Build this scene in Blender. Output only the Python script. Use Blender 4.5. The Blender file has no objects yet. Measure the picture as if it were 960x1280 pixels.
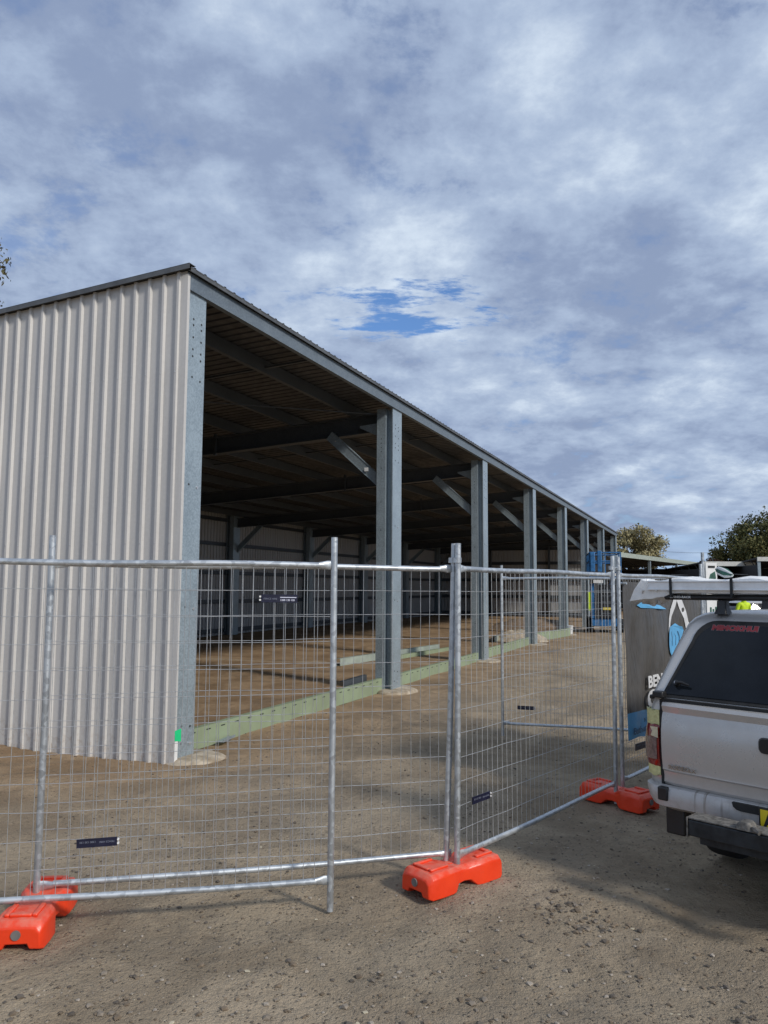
import bpy, bmesh, math, random
import numpy as np
from mathutils import Vector, Matrix
R = math.radians
random.seed(7); rng = np.random.default_rng(7)
scene = bpy.context.scene
COL = scene.collection

# ------------------------------------------------------------------ helpers
def tag(o, label=None, cat=None, group=None, kind=None):
    if label: o['label'] = label
    if cat: o['category'] = cat
    if group: o['group'] = group
    if kind: o['kind'] = kind
    return o

def empty(name, loc, rz=0.0, rx=0.0):
    o = bpy.data.objects.new(name, None); COL.objects.link(o)
    o.location = loc; o.rotation_euler = (rx, 0, rz); o.empty_display_size = .1
    return o

def copy_tree(o, parent=None):
    c = o.copy(); COL.objects.link(c); c.parent = parent
    for ch in list(o.children):
        copy_tree(ch, c)
    return c

class MB:
    def __init__(s): s.v = []; s.f = []; s.m = []
    def add(s, vs, fs, mi=0):
        b = len(s.v); s.v += [tuple(p) for p in vs]
        s.f += [tuple(i + b for i in f) for f in fs]; s.m += [mi] * len(fs); return s
    def box(s, x0, x1, y0, y1, z0, z1, mi=0):
        vs = [(x, y, z) for z in (z0, z1) for y in (y0, y1) for x in (x0, x1)]
        return s.add(vs, [(0,2,3,1),(4,5,7,6),(0,1,5,4),(2,6,7,3),(0,4,6,2),(1,3,7,5)], mi)
    def obox(s, c, ax, ay, az, hx, hy, hz, mi=0):
        c = Vector(c); ax, ay, az = Vector(ax).normalized()*hx, Vector(ay).normalized()*hy, Vector(az).normalized()*hz
        vs = [c + ax*i + ay*j + az*k for k in (-1,1) for j in (-1,1) for i in (-1,1)]
        return s.add(vs, [(0,2,3,1),(4,5,7,6),(0,1,5,4),(2,6,7,3),(0,4,6,2),(1,3,7,5)], mi)
    def beam(s, a, b, w, h, up=(0,0,1), mi=0):
        a, b = Vector(a), Vector(b); d = (b-a); L = d.length; d.normalize()
        side = d.cross(Vector(up)).normalized(); u2 = side.cross(d)
        return s.obox((a+b)/2, d, side, u2, L/2, w/2, h/2, mi)
    def tube(s, pts, r, n=8, caps=True, mi=0):
        pts = [Vector(p) for p in pts]; rs = r if isinstance(r, (list, tuple)) else [r]*len(pts)
        vs = []; prev = None
        for i, p in enumerate(pts):
            d = (pts[min(i+1, len(pts)-1)] - pts[max(i-1, 0)]).normalized()
            ref = prev if prev is not None else (Vector((0,0,1)) if abs(d.z) < .9 else Vector((1,0,0)))
            a = (ref - d*ref.dot(d)).normalized(); b = d.cross(a); prev = a
            for k in range(n):
                t = 2*math.pi*k/n; vs.append(p + (a*math.cos(t) + b*math.sin(t))*rs[i])
        fs = []
        for i in range(len(pts)-1):
            for k in range(n):
                fs.append((i*n+k, i*n+(k+1)%n, (i+1)*n+(k+1)%n, (i+1)*n+k))
        if caps:
            fs.append(tuple(range(n))[::-1]); fs.append(tuple((len(pts)-1)*n+k for k in range(n)))
        return s.add(vs, fs, mi)
    def prism(s, poly, o, ex, ey, ez, mi=0, closed=True, caps=True):
        """poly (a,b) -> o + a*ex + b*ey, extruded by vector ez"""
        o, ex, ey, ez = Vector(o), Vector(ex), Vector(ey), Vector(ez)
        n = len(poly); vs = [o + ex*a + ey*b for a, b in poly] + [o + ex*a + ey*b + ez for a, b in poly]
        fs = [(i, (i+1) % n, n+(i+1) % n, n+i) for i in range(n if closed else n-1)]
        if closed and caps: fs += [tuple(range(n))[::-1], tuple(range(n, 2*n))]
        return s.add(vs, fs, mi)
    def loft(s, rings, caps=True, mi=0, closed=True):
        n = len(rings[0]); vs = [p for r in rings for p in r]; fs = []
        for i in range(len(rings)-1):
            for k in range(n if closed else n-1):
                fs.append((i*n+k, i*n+(k+1) % n, (i+1)*n+(k+1) % n, (i+1)*n+k))
        if caps and closed:
            fs.append(tuple(range(n))[::-1]); fs.append(tuple((len(rings)-1)*n+k for k in range(n)))
        return s.add(vs, fs, mi)
    def build(s, name, mat, parent=None, smooth=None, bevel=None, bseg=2, fix=True, subsurf=0):
        me = bpy.data.meshes.new(name); me.from_pydata([tuple(v) for v in s.v], [], s.f)
        mats = mat if isinstance(mat, (list, tuple)) else [mat]
        for m in mats: me.materials.append(m)
        if len(mats) > 1: me.polygons.foreach_set('material_index', s.m)
        if fix and len(s.f) < 60000:
            bm = bmesh.new(); bm.from_mesh(me); bmesh.ops.recalc_face_normals(bm, faces=bm.faces); bm.to_mesh(me); bm.free()
        o = bpy.data.objects.new(name, me); COL.objects.link(o)
        if parent is not None: o.parent = parent
        if bevel:
            b = o.modifiers.new('b', 'BEVEL'); b.width = bevel; b.segments = bseg; b.limit_method = 'ANGLE'; b.angle_limit = R(35)
            if smooth is None: smooth = 40
        if subsurf:
            b = o.modifiers.new('s', 'SUBSURF'); b.levels = b.render_levels = subsurf; smooth = 180
        if smooth is not None:
            me.polygons.foreach_set('use_smooth', [True]*len(me.polygons))
            if smooth < 180: me.set_sharp_from_angle(angle=R(smooth))
        return o

def rrect(x0, x1, y0, y1, r, z, n=5):
    pts = []
    for cx, cy, a0 in ((x1-r, y0+r, -90), (x1-r, y1-r, 0), (x0+r, y1-r, 90), (x0+r, y0+r, 180)):
        for i in range(n+1):
            a = R(a0 + 90*i/n); pts.append((cx + r*math.cos(a), cy + r*math.sin(a), z))
    return pts

def text_obj(name, body, size, mat, parent, loc, rot, extrude=.001, sx=1.0, offset=0.0, align='LEFT'):
    cu = bpy.data.curves.new(name, 'FONT'); cu.body = body; cu.size = size; cu.extrude = extrude; cu.offset = offset
    cu.align_x = align; cu.resolution_u = 3
    t = bpy.data.objects.new(name + '_tmp', cu); COL.objects.link(t)
    dg = bpy.context.evaluated_depsgraph_get(); dg.update()
    me = bpy.data.meshes.new_from_object(t.evaluated_get(dg)); bpy.data.objects.remove(t)
    me.materials.clear(); me.materials.append(mat); me.name = name
    o = bpy.data.objects.new(name, me); COL.objects.link(o); o.parent = parent
    o.location = loc; o.rotation_euler = rot; o.scale = (sx, 1, 1)
    return o

# numpy value noise
def vnoise(x, y, seed=0):
    xi = np.floor(x).astype(np.int64); yi = np.floor(y).astype(np.int64); fx = x-xi; fy = y-yi
    def h(a, b):
        n = (a*374761393 + b*668265263 + seed*1442695) & 0xffffffff
        n = ((n ^ (n >> 13))*1274126177) & 0xffffffff
        return ((n ^ (n >> 16)) & 0xffff)/65535.0
    sx = fx*fx*(3-2*fx); sy = fy*fy*(3-2*fy)
    return (h(xi,yi)*(1-sx)+h(xi+1,yi)*sx)*(1-sy) + (h(xi,yi+1)*(1-sx)+h(xi+1,yi+1)*sx)*sy

# ------------------------------------------------------------------ materials
class NT:
    def __init__(s, tree): s.t = tree; s.n = tree.nodes; s.l = tree.links
    def node(s, typ, **kw):
        n = s.n.new(typ)
        for k, v in kw.items():
            if k == 'ins':
                for a, b in v.items():
                    if hasattr(b, 'is_output'): s.l.new(b, n.inputs[a])
                    else: n.inputs[a].default_value = b
            else: setattr(n, k, v)
        return n
    def math(s, op, a, b=None, clamp=False):
        n = s.n.new('ShaderNodeMath'); n.operation = op; n.use_clamp = clamp
        for i, v in enumerate((a, b)):
            if v is None: continue
            if hasattr(v, 'is_output'): s.l.new(v, n.inputs[i])
            else: n.inputs[i].default_value = v
        return n.outputs[0]
    def mr(s, v, a, b, c=0.0, d=1.0, smooth=True):
        n = s.n.new('ShaderNodeMapRange'); n.interpolation_type = 'SMOOTHSTEP' if smooth else 'LINEAR'
        s.l.new(v, n.inputs[0])
        for i, q in enumerate((a, b, c, d)): n.inputs[i+1].default_value = q
        return n.outputs[0]
    def mix(s, f, a, b, mode='MIX'):
        n = s.n.new('ShaderNodeMix'); n.data_type = 'RGBA'; n.blend_type = mode
        for i, v in ((0, f), (6, a), (7, b)):
            if hasattr(v, 'is_output'): s.l.new(v, n.inputs[i])
            elif i == 0: n.inputs[0].default_value = v
            else: n.inputs[i].default_value = (*v[:3], 1)
        return n.outputs[2]
    def noise(s, vec, scale, detail=4, rough=.5, dist=0.0, out=0):
        n = s.node('ShaderNodeTexNoise'); n.inputs['Scale'].default_value = scale; n.inputs['Detail'].default_value = detail
        n.inputs['Roughness'].default_value = rough; n.inputs['Distortion'].default_value = dist
        if vec is not None: s.l.new(vec, n.inputs['Vector'])
        return n.outputs[out]
    def mapping(s, vec, scale=(1,1,1), loc=(0,0,0), rot=(0,0,0)):
        n = s.node('ShaderNodeMapping'); s.l.new(vec, n.inputs[0])
        n.inputs['Scale'].default_value = scale; n.inputs['Location'].default_value = loc; n.inputs['Rotation'].default_value = rot
        return n.outputs[0]

def new_mat(name):
    m = bpy.data.materials.new(name); m.use_nodes = True
    nt = NT(m.node_tree); b = m.node_tree.nodes['Principled BSDF']
    return m, nt, b

def mat(name, c, rough=.5, metal=0.0, var=.12, vs=6.0, c2=None, bump=0.0, bs=40.0, coat=0.0, spec=.5, rvar=.1, stretch=(1,1,1)):
    m, nt, b = new_mat(name)
    tc = nt.node('ShaderNodeTexCoord').outputs['Object']
    if stretch != (1,1,1): tc = nt.mapping(tc, stretch)
    n1 = nt.noise(tc, vs, 5, .6)
    c2 = c2 or tuple(x*(1-var*2) for x in c)
    ca = tuple(min(1, x*(1+var)) for x in c)
    col = nt.mix(nt.mr(n1, .3, .7), c2, ca)
    nt.l.new(col, b.inputs['Base Color'])
    b.inputs['Metallic'].default_value = metal
    nt.l.new(nt.mr(nt.noise(tc, vs*2.3, 3), .3, .7, max(0, rough-rvar), min(1, rough+rvar)), b.inputs['Roughness'])
    b.inputs['Specular IOR Level'].default_value = spec
    b.inputs['Coat Weight'].default_value = coat; b.inputs['Coat Roughness'].default_value = .05
    if bump:
        bn = nt.node('ShaderNodeBump', ins={'Strength': bump, 'Distance': .01, 'Height': nt.noise(tc, bs, 4, .6)})
        nt.l.new(bn.outputs[0], b.inputs['Normal'])
    return m

def galv_mat(name, c=(.45,.5,.54), dark=.8, scale=60, rough=.42, metal=.75):
    m, nt, b = new_mat(name)
    tc = nt.node('ShaderNodeTexCoord').outputs['Object']
    vo = nt.node('ShaderNodeTexVoronoi', feature='F1'); vo.inputs['Scale'].default_value = scale; nt.l.new(tc, vo.inputs['Vector'])
    sep = nt.node('ShaderNodeSeparateColor'); nt.l.new(vo.outputs['Color'], sep.inputs[0])
    big = nt.noise(tc, 2.5, 4, .6)
    f = nt.math('ADD', nt.math('MULTIPLY', sep.outputs[0], .45), nt.math('MULTIPLY', big, .8))
    col = nt.mix(nt.mr(f, .3, .95), tuple(x*dark for x in c), tuple(min(1, x*1.15) for x in c))
    nt.l.new(col, b.inputs['Base Color']); b.inputs['Metallic'].default_value = metal
    nt.l.new(nt.mr(f, .3, .95, rough-.08, rough+.12), b.inputs['Roughness'])
    return m

M = {}
M['galv'] = galv_mat('galvanised_steel', (.33,.395,.43), metal=.4, rough=.36)
M['eave'] = galv_mat('shaded_eave_steel', (.17,.205,.235), metal=.4, rough=.5)  # darker galvanised copy; shade under the roof edge put into its colour
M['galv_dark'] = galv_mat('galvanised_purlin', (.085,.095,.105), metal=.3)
M['tube'] = galv_mat('galvanised_tube', (.52,.55,.57), .78, 35, .40, .7)
M['wire'] = mat('galvanised_wire', (.52,.53,.53), .45, .55, .1, 20)
M['concrete'] = mat('concrete', (.42,.36,.275), .95, 0, .2, 7, c2=(.27,.21,.14), bump=.8, bs=30)
M['green'] = mat('green_primer', (.265,.32,.205), .6, 0, .08, 2, c2=(.235,.275,.175), spec=.3)
M['pale_green'] = mat('pale_green_galv', (.36,.41,.35), .5, .1, .1, 3)
M['slot'] = mat('dark_slot', (.03,.035,.03), .8)
M['hole'] = mat('bolt_hole', (.02,.02,.02), .8)
M['bolt'] = mat('zinc_bolt', (.6,.6,.6), .35, .7)
M['white'] = mat('white_label', (.75,.75,.73), .5, var=.05)
M['sticker_green'] = mat('green_sticker', (.01,.60,.22), .5, var=.05)
M['navy'] = mat('navy_plate', (.012,.013,.035), .35, var=.2)
M['plate_text'] = mat('plate_text', (.62,.64,.75), .5, var=.05)
M['plate_text_dim'] = mat('plate_text_dim', (.20,.22,.28), .5, var=.05)
M['black'] = mat('black_plastic', (.014,.014,.015), .45, var=.2, bump=.1)
M['rubber'] = mat('rubber', (.018,.018,.018), .85, var=.2, bump=.3)
M['glass'] = mat('tinted_glass', (.008,.010,.013), .05, 0, .2, 3, spec=.28, rvar=.02)
M['rim'] = mat('alloy_rim', (.5,.5,.5), .35, .7)
M['tape'] = mat('cream_tape', (.60,.58,.28), .7, var=.1, vs=40, bump=.5, bs=60)
M['tape2'] = mat('pale_tape', (.62,.55,.38), .7, var=.08, vs=40)
M['red_lens'] = mat('red_lens', (.20,.003,.005), .12, var=.2, coat=.8)
M['clear_lens'] = mat('clear_lens', (.20,.13,.12), .12, var=.25, vs=60, coat=.8)
M['steel_dark'] = mat('dark_painted_steel', (.022,.026,.03), .55, .2, .3, 12)
M['dusty'] = mat('dusty_tread', (.16,.15,.135), .85, var=.25, vs=30, bump=.5)
M['red_text'] = mat('red_decal', (.22,.018,.025), .5, var=.1)
M['grey_text'] = mat('grey_decal', (.16,.14,.15), .5, var=.1)
M['chrome'] = mat('chrome_badge', (.45,.43,.42), .2, .9)
M['yellow_plate'] = mat('yellow_plate', (.72,.56,.02), .4, var=.04)
M['vinyl'] = mat('white_vinyl', (.86,.86,.84), .55, var=.04, vs=14, bump=.6, bs=18)
M['alu'] = mat('brushed_aluminium', (.86,.87,.87), .5, .0, .05, 10)
M['blue'] = mat('blue_paint', (.03,.15,.36), .4, var=.2)
M['hivis'] = mat('hi_vis_yellow', (.55,.75,.02), .7, var=.12)
M['navy_cloth'] = mat('navy_cloth', (.02,.025,.05), .9, var=.2)
M['skin'] = mat('skin', (.45,.27,.19), .6, var=.08)
M['hair'] = mat('hair', (.04,.025,.015), .8)
M['plaster'] = mat('pale_fascia', (.55,.56,.53), .6, var=.08)
M['shed_green'] = mat('pale_green_fascia', (.34,.38,.33), .6, var=.1)
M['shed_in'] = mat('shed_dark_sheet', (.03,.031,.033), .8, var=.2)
M['bark'] = mat('bark', (.10,.075,.055), .95, var=.3, vs=8, bump=1, bs=20)
M['sign_green'] = mat('sign_green', (.03,.13,.09), .6, var=.3, vs=20)

def cladding(name, c, rough=.45):
    m, nt, b = new_mat(name)
    tc = nt.node('ShaderNodeTexCoord').outputs['Object']
    n = nt.noise(nt.mapping(tc, (1,1,.25)), 3.0, 5, .6)
    n2 = nt.noise(tc, 25, 3, .6)
    f = nt.math('ADD', nt.math('MULTIPLY', n, .7), nt.math('MULTIPLY', n2, .3))
    col = nt.mix(nt.mr(f, .3, .7), tuple(x*.9 for x in c), tuple(x*1.06 for x in c))
    # mud splash low down, with its own ragged outline
    sz = nt.node('ShaderNodeSeparateXYZ'); nt.l.new(tc, sz.inputs[0])
    spl = nt.math('MULTIPLY', nt.mr(sz.outputs[2], .45, -.05), nt.mr(nt.noise(tc, 18, 4, .7), .45, .7))
    col = nt.mix(nt.math('MULTIPLY', spl, .55), col, (.30,.22,.15))
    geo = nt.node('ShaderNodeNewGeometry')   # grey reverse coat, darkened to put interior shade into its colour
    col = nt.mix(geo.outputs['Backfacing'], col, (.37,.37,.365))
    nt.l.new(col, b.inputs['Base Color']); b.inputs['Roughness'].default_value = rough
    nt.l.new(nt.node('ShaderNodeBump', ins={'Strength': .12, 'Distance': .01, 'Height': nt.noise(tc, 3.0, 2)}).outputs[0], b.inputs['Normal'])
    return m
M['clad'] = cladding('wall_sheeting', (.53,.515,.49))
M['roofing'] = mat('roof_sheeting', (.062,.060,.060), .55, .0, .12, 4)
M['capping'] = mat('roof_capping', (.10,.105,.11), .5, .1, .15, 4)

def orange_mat():
    m, nt, b = new_mat('orange_plastic')
    tc = nt.node('ShaderNodeTexCoord').outputs['Object']
    geo = nt.node('ShaderNodeNewGeometry')
    sn = nt.node('ShaderNodeSeparateXYZ'); nt.l.new(geo.outputs['Normal'], sn.inputs[0])
    dust = nt.math('MULTIPLY', nt.mr(sn.outputs[2], .3, .95), nt.mr(nt.noise(tc, 14, 5, .7), .3, .7))
    col = nt.mix(nt.noise(tc, 9, 4), (.72,.035,.008), (.88,.065,.014))
    scr = nt.mr(nt.noise(nt.mapping(tc, (4, 40, 40)), 3, 4, .7), .64, .72)
    col = nt.mix(nt.math('MULTIPLY', dust, .55), col, (.62,.30,.22))
    col = nt.mix(nt.math('MULTIPLY', scr, .55), col, (.25,.10,.06))
    nt.l.new(col, b.inputs['Base Color'])
    nt.l.new(nt.mr(dust, 0, 1, .35, .75), b.inputs['Roughness'])
    nt.l.new(nt.node('ShaderNodeBump', ins={'Strength': .25, 'Distance': .01, 'Height': nt.noise(tc, 30, 3)}).outputs[0], b.inputs['Normal'])
    b.inputs['Subsurface Weight'].default_value = 0.0
    return m
M['orange'] = orange_mat()

def ute_paint():
    m, nt, b = new_mat('silver_car_paint')
    tc = nt.node('ShaderNodeTexCoord').outputs['Object']
    sz = nt.node('ShaderNodeSeparateXYZ'); nt.l.new(tc, sz.inputs[0])
    fl = nt.noise(tc, 900, 1)
    col = nt.mix(nt.mr(fl, .3, .7), (.47,.457,.44), (.57,.556,.535))
    low = nt.mr(sz.outputs[2], .80, .50)
    dirt = nt.math('MULTIPLY', low, nt.mr(nt.noise(tc, 12, 5, .7), .3, .75))
    col = nt.mix(nt.math('MULTIPLY', dirt, .6), col, (.26,.21,.155))
    b.inputs['Metallic'].default_value = .3
    dd = nt.mr(nt.noise(tc, 5, 5, .7), .3, .8)
    col = nt.mix(nt.math('MULTIPLY', dd, .18), col, (.36,.30,.23))
    nt.l.new(col, b.inputs['Base Color'])
    nt.l.new(nt.math('ADD', nt.mr(dd, 0, 1, .26, .42), nt.math('MULTIPLY', dirt, .3)), b.inputs['Roughness'])
    b.inputs['Coat Weight'].default_value = .5; b.inputs['Coat Roughness'].default_value = .08
    return m
M['paint'] = ute_paint()

def bumper_paint():
    m, nt, b = new_mat('stained_bumper_paint')
    tc = nt.node('ShaderNodeTexCoord').outputs['Object']
    col = nt.mix(nt.noise(tc, 8, 4), (.44,.43,.42), (.54,.53,.52))
    st = nt.mr(nt.noise(nt.mapping(tc, (34, 2, 1.6)), 1.0, 4, .6), .54, .68)
    zone = nt.mr(nt.noise(nt.mapping(tc, (4, 1, .4)), 1.2, 2), .42, .6)
    sz = nt.node('ShaderNodeSeparateXYZ'); nt.l.new(tc, sz.inputs[0])
    top = nt.mr(sz.outputs[2], .50, .63)
    col = nt.mix(nt.math('MULTIPLY', nt.math('MULTIPLY', st, zone), nt.math('ADD', nt.math('MULTIPLY', top, .5), .35)), col, (.12,.085,.05))
    col = nt.mix(nt.math('MULTIPLY', nt.mr(nt.noise(tc, 14, 5, .75), .4, .8), .5), col, (.27,.22,.17))
    nt.l.new(col, b.inputs['Base Color']); b.inputs['Roughness'].default_value = .42; b.inputs['Metallic'].default_value = .25
    return m
M['bumper'] = bumper_paint()

def banner_mat():
    m, nt, b = new_mat('banner_vinyl')
    tc = nt.node('ShaderNodeTexCoord').outputs['Object']
    n = nt.noise(tc, 3, 4, .6)
    nt.l.new(nt.mix(nt.mr(n, .3, .7), (.055,.052,.048), (.085,.08,.075)), b.inputs['Base Color'])
    nt.l.new(nt.mr(n, .3, .7, .35, .5), b.inputs['Roughness'])
    nt.l.new(nt.node('ShaderNodeBump', ins={'Strength': .8, 'Distance': .04, 'Height': nt.noise(nt.mapping(tc, (6, 1, 1.2), rot=(0, R(-25), 0)), 2.2, 3)}).outputs[0], b.inputs['Normal'])
    return m
M['banner'] = banner_mat()
M['sky_blue'] = mat('banner_blue', (.10,.36,.62), .45, var=.08)
M['banner_white'] = mat('banner_white', (.66,.66,.66), .5, var=.05)
M['banner_dark_text'] = mat('banner_dark_text', (.02,.07,.14), .5, var=.05)

def foliage(name, a, b_, c, sc=.35):
    m, nt, b = new_mat(name)
    tc = nt.node('ShaderNodeTexCoord').outputs['Object']
    big = nt.noise(tc, sc, 3, .6); fine = nt.noise(tc, sc*8, 3, .6)
    col = nt.mix(nt.mr(big, .35, .65), a, b_)
    col = nt.mix(nt.mr(fine, .42, .72), col, c)
    nt.l.new(col, b.inputs['Base Color']); b.inputs['Roughness'].default_value = .75; b.inputs['Specular IOR Level'].default_value = .25
    return m

# ground
P0 = Vector((-2.2245, 8.568, 0)); PSI = R(22.358)
U = Vector((math.sin(PSI), math.cos(PSI), 0)); V = Vector((-math.cos(PSI), math.sin(PSI), 0))
def ground_mat():
    m, nt, b = new_mat('packed_clay_and_gravel')
    tc = nt.node('ShaderNodeTexCoord').outputs['Object']
    big = nt.noise(tc, .22, 5, .6, .4); mid = nt.noise(tc, 1.1, 6, .65, .6); fine = nt.noise(tc, 9, 6, .7); grit = nt.noise(tc, 70, 3, .7)
    grey = nt.mix(nt.mr(mid, .35, .66), (.30,.232,.155), (.49,.390,.268))
    grey = nt.mix(nt.mr(big, .4, .62, 0, .5), grey, (.36,.306,.235))
    brown = nt.mix(nt.mr(mid, .35, .65), (.31,.205,.115), (.47,.33,.20))
    # soil inside and beside the building is browner: distance to the front line
    sep = nt.node('ShaderNodeSeparateXYZ'); nt.l.new(tc, sep.inputs[0])
    vx = nt.math('MULTIPLY', nt.math('SUBTRACT', sep.outputs[0], P0.x), V.x)
    vy = nt.math('MULTIPLY', nt.math('SUBTRACT', sep.outputs[1], P0.y), V.y)
    vd = nt.math('ADD', vx, vy)
    zone = nt.mr(nt.math('ADD', vd, nt.math('MULTIPLY', nt.math('SUBTRACT', mid, .5), 3.5)), -2.6, .6)
    fary = nt.mr(nt.math('ADD', sep.outputs[1], nt.math('MULTIPLY', big, 4)), 6.5, 11.0)
    col = nt.mix(nt.math('MULTIPLY', zone, fary), grey, brown)
    damp = nt.mr(nt.noise(tc, .75, 5, .65, .8), .54, .66)
    col = nt.mix(nt.math('MULTIPLY', damp, .38), col, (.17,.135,.095))
    # tracked-in pale arcs of crushed stone turning in front of the columns
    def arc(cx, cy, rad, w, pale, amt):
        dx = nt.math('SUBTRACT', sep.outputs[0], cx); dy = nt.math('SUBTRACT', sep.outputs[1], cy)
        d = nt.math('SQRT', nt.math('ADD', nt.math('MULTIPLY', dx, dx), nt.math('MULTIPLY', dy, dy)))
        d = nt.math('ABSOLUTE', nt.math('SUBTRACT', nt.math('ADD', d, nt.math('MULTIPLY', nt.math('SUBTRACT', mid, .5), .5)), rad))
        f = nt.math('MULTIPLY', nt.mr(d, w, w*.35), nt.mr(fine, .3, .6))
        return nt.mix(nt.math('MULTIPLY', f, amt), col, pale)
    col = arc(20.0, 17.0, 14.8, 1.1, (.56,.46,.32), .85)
    col = arc(1.5, 40.0, 20.6, .22, (.52,.44,.33), .7)
    col = arc(4.0, -9.0, 13.0, .35, (.30,.25,.19), .35)
    col = arc(-3.0, -6.0, 10.6, .5, (.20,.175,.135), .35)
    for a_ in ((1.2,-3.5,8.1,.10),(1.2,-3.5,9.6,.10),(-6.0,9.5,7.0,.09),(-6.0,9.5,8.5,.09),(7.5,-1.0,6.6,.10)): col = arc(*a_, (.22,.18,.13), .28)
    col = nt.mix(nt.mr(fine, .25, .46, .6, 0), col, (.13,.105,.078))
    col = nt.mix(nt.mr(fine, .56, .75, 0, .45), col, (.38,.32,.25))
    vo = nt.node('ShaderNodeTexVoronoi', feature='F1'); vo.inputs['Scale'].default_value = 38; nt.l.new(tc, vo.inputs['Vector'])
    sc_ = nt.node('ShaderNodeSeparateColor'); nt.l.new(vo.outputs['Color'], sc_.inputs[0])
    peb = nt.math('MULTIPLY', nt.mr(vo.outputs['Distance'], .34, .2), nt.mr(sc_.outputs[0], .62, .7))
    pcol = nt.mix(sc_.outputs[1], (.10,.09,.075), (.42,.37,.30))
    col = nt.mix(nt.math('MULTIPLY', peb, .6), col, pcol)
    nt.l.new(nt.mix(nt.mr(grit, .3, .7, 0, .35), col, nt.mix(.5, col, (.14,.11,.085))), b.inputs['Base Color'])
    b.inputs['Roughness'].default_value = .95; b.inputs['Specular IOR Level'].default_value = .15
    h = nt.math('ADD', nt.math('MULTIPLY', fine, 1.0), nt.math('ADD', nt.math('MULTIPLY', grit, .35), nt.math('MULTIPLY', peb, .5)))
    h = nt.math('ADD', h, nt.math('MULTIPLY', mid, 1.2))
    nt.l.new(nt.node('ShaderNodeBump', ins={'Strength': .95, 'Distance': .05, 'Height': h}).outputs[0], b.inputs['Normal'])
    return m
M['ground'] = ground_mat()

# ------------------------------------------------------------------ ground sheet
def axis(a, b, step, far):
    core = list(np.arange(a, b, step)); out = []; s = step; x = a
    lo = []
    while x > -far: s *= 1.12; x -= s; lo.append(x)
    hi = []; s = step; x = core[-1]
    while x < far: s *= 1.12; x += s; hi.append(x)
    return np.array(lo[::-1] + core + hi)
xs = axis(-5.5, 6.0, .055, 900); ys = axis(2.4, 14.0, .055, 900)
X, Y = np.meshgrid(xs, ys)
def gh(X, Y):
    z = .05*(vnoise(X*.35, Y*.35, 1)-.5) + .028*(vnoise(X*1.3, Y*1.3, 2)-.5)
    z = z + .016*(vnoise(X*4.1, Y*4.1, 3)-.5) + .010*(vnoise(X*9, Y*9, 4)-.5)
    # shallow wheel ruts running along the building front
    t = (X - P0.x)*V.x + (Y - P0.y)*V.y
    for c in (-3.4, -5.0):
        z = z - .022*np.exp(-((t-c+.25*np.sin((X+Y)*.35))/.16)**2)
    d = np.clip((np.hypot(X, Y)-60)/60, 0, 1)
    return z*(1-d) - .012
Z = gh(X, Y)
def gz(x, y): return float(gh(np.array([x]), np.array([y]))[0])
nx, ny = len(xs), len(ys)
me = bpy.data.meshes.new('ground')
co = np.stack([X.ravel(), Y.ravel(), Z.ravel()], 1)
idx = np.arange(nx*ny).reshape(ny, nx)
q = np.stack([idx[:-1,:-1], idx[:-1,1:], idx[1:,1:], idx[1:,:-1]], -1).reshape(-1, 4)
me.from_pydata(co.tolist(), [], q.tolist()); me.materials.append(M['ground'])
me.polygons.foreach_set('use_smooth', [True]*len(me.polygons))
g = bpy.data.objects.new('ground', me); COL.objects.link(g); tag(g, kind='structure')

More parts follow.
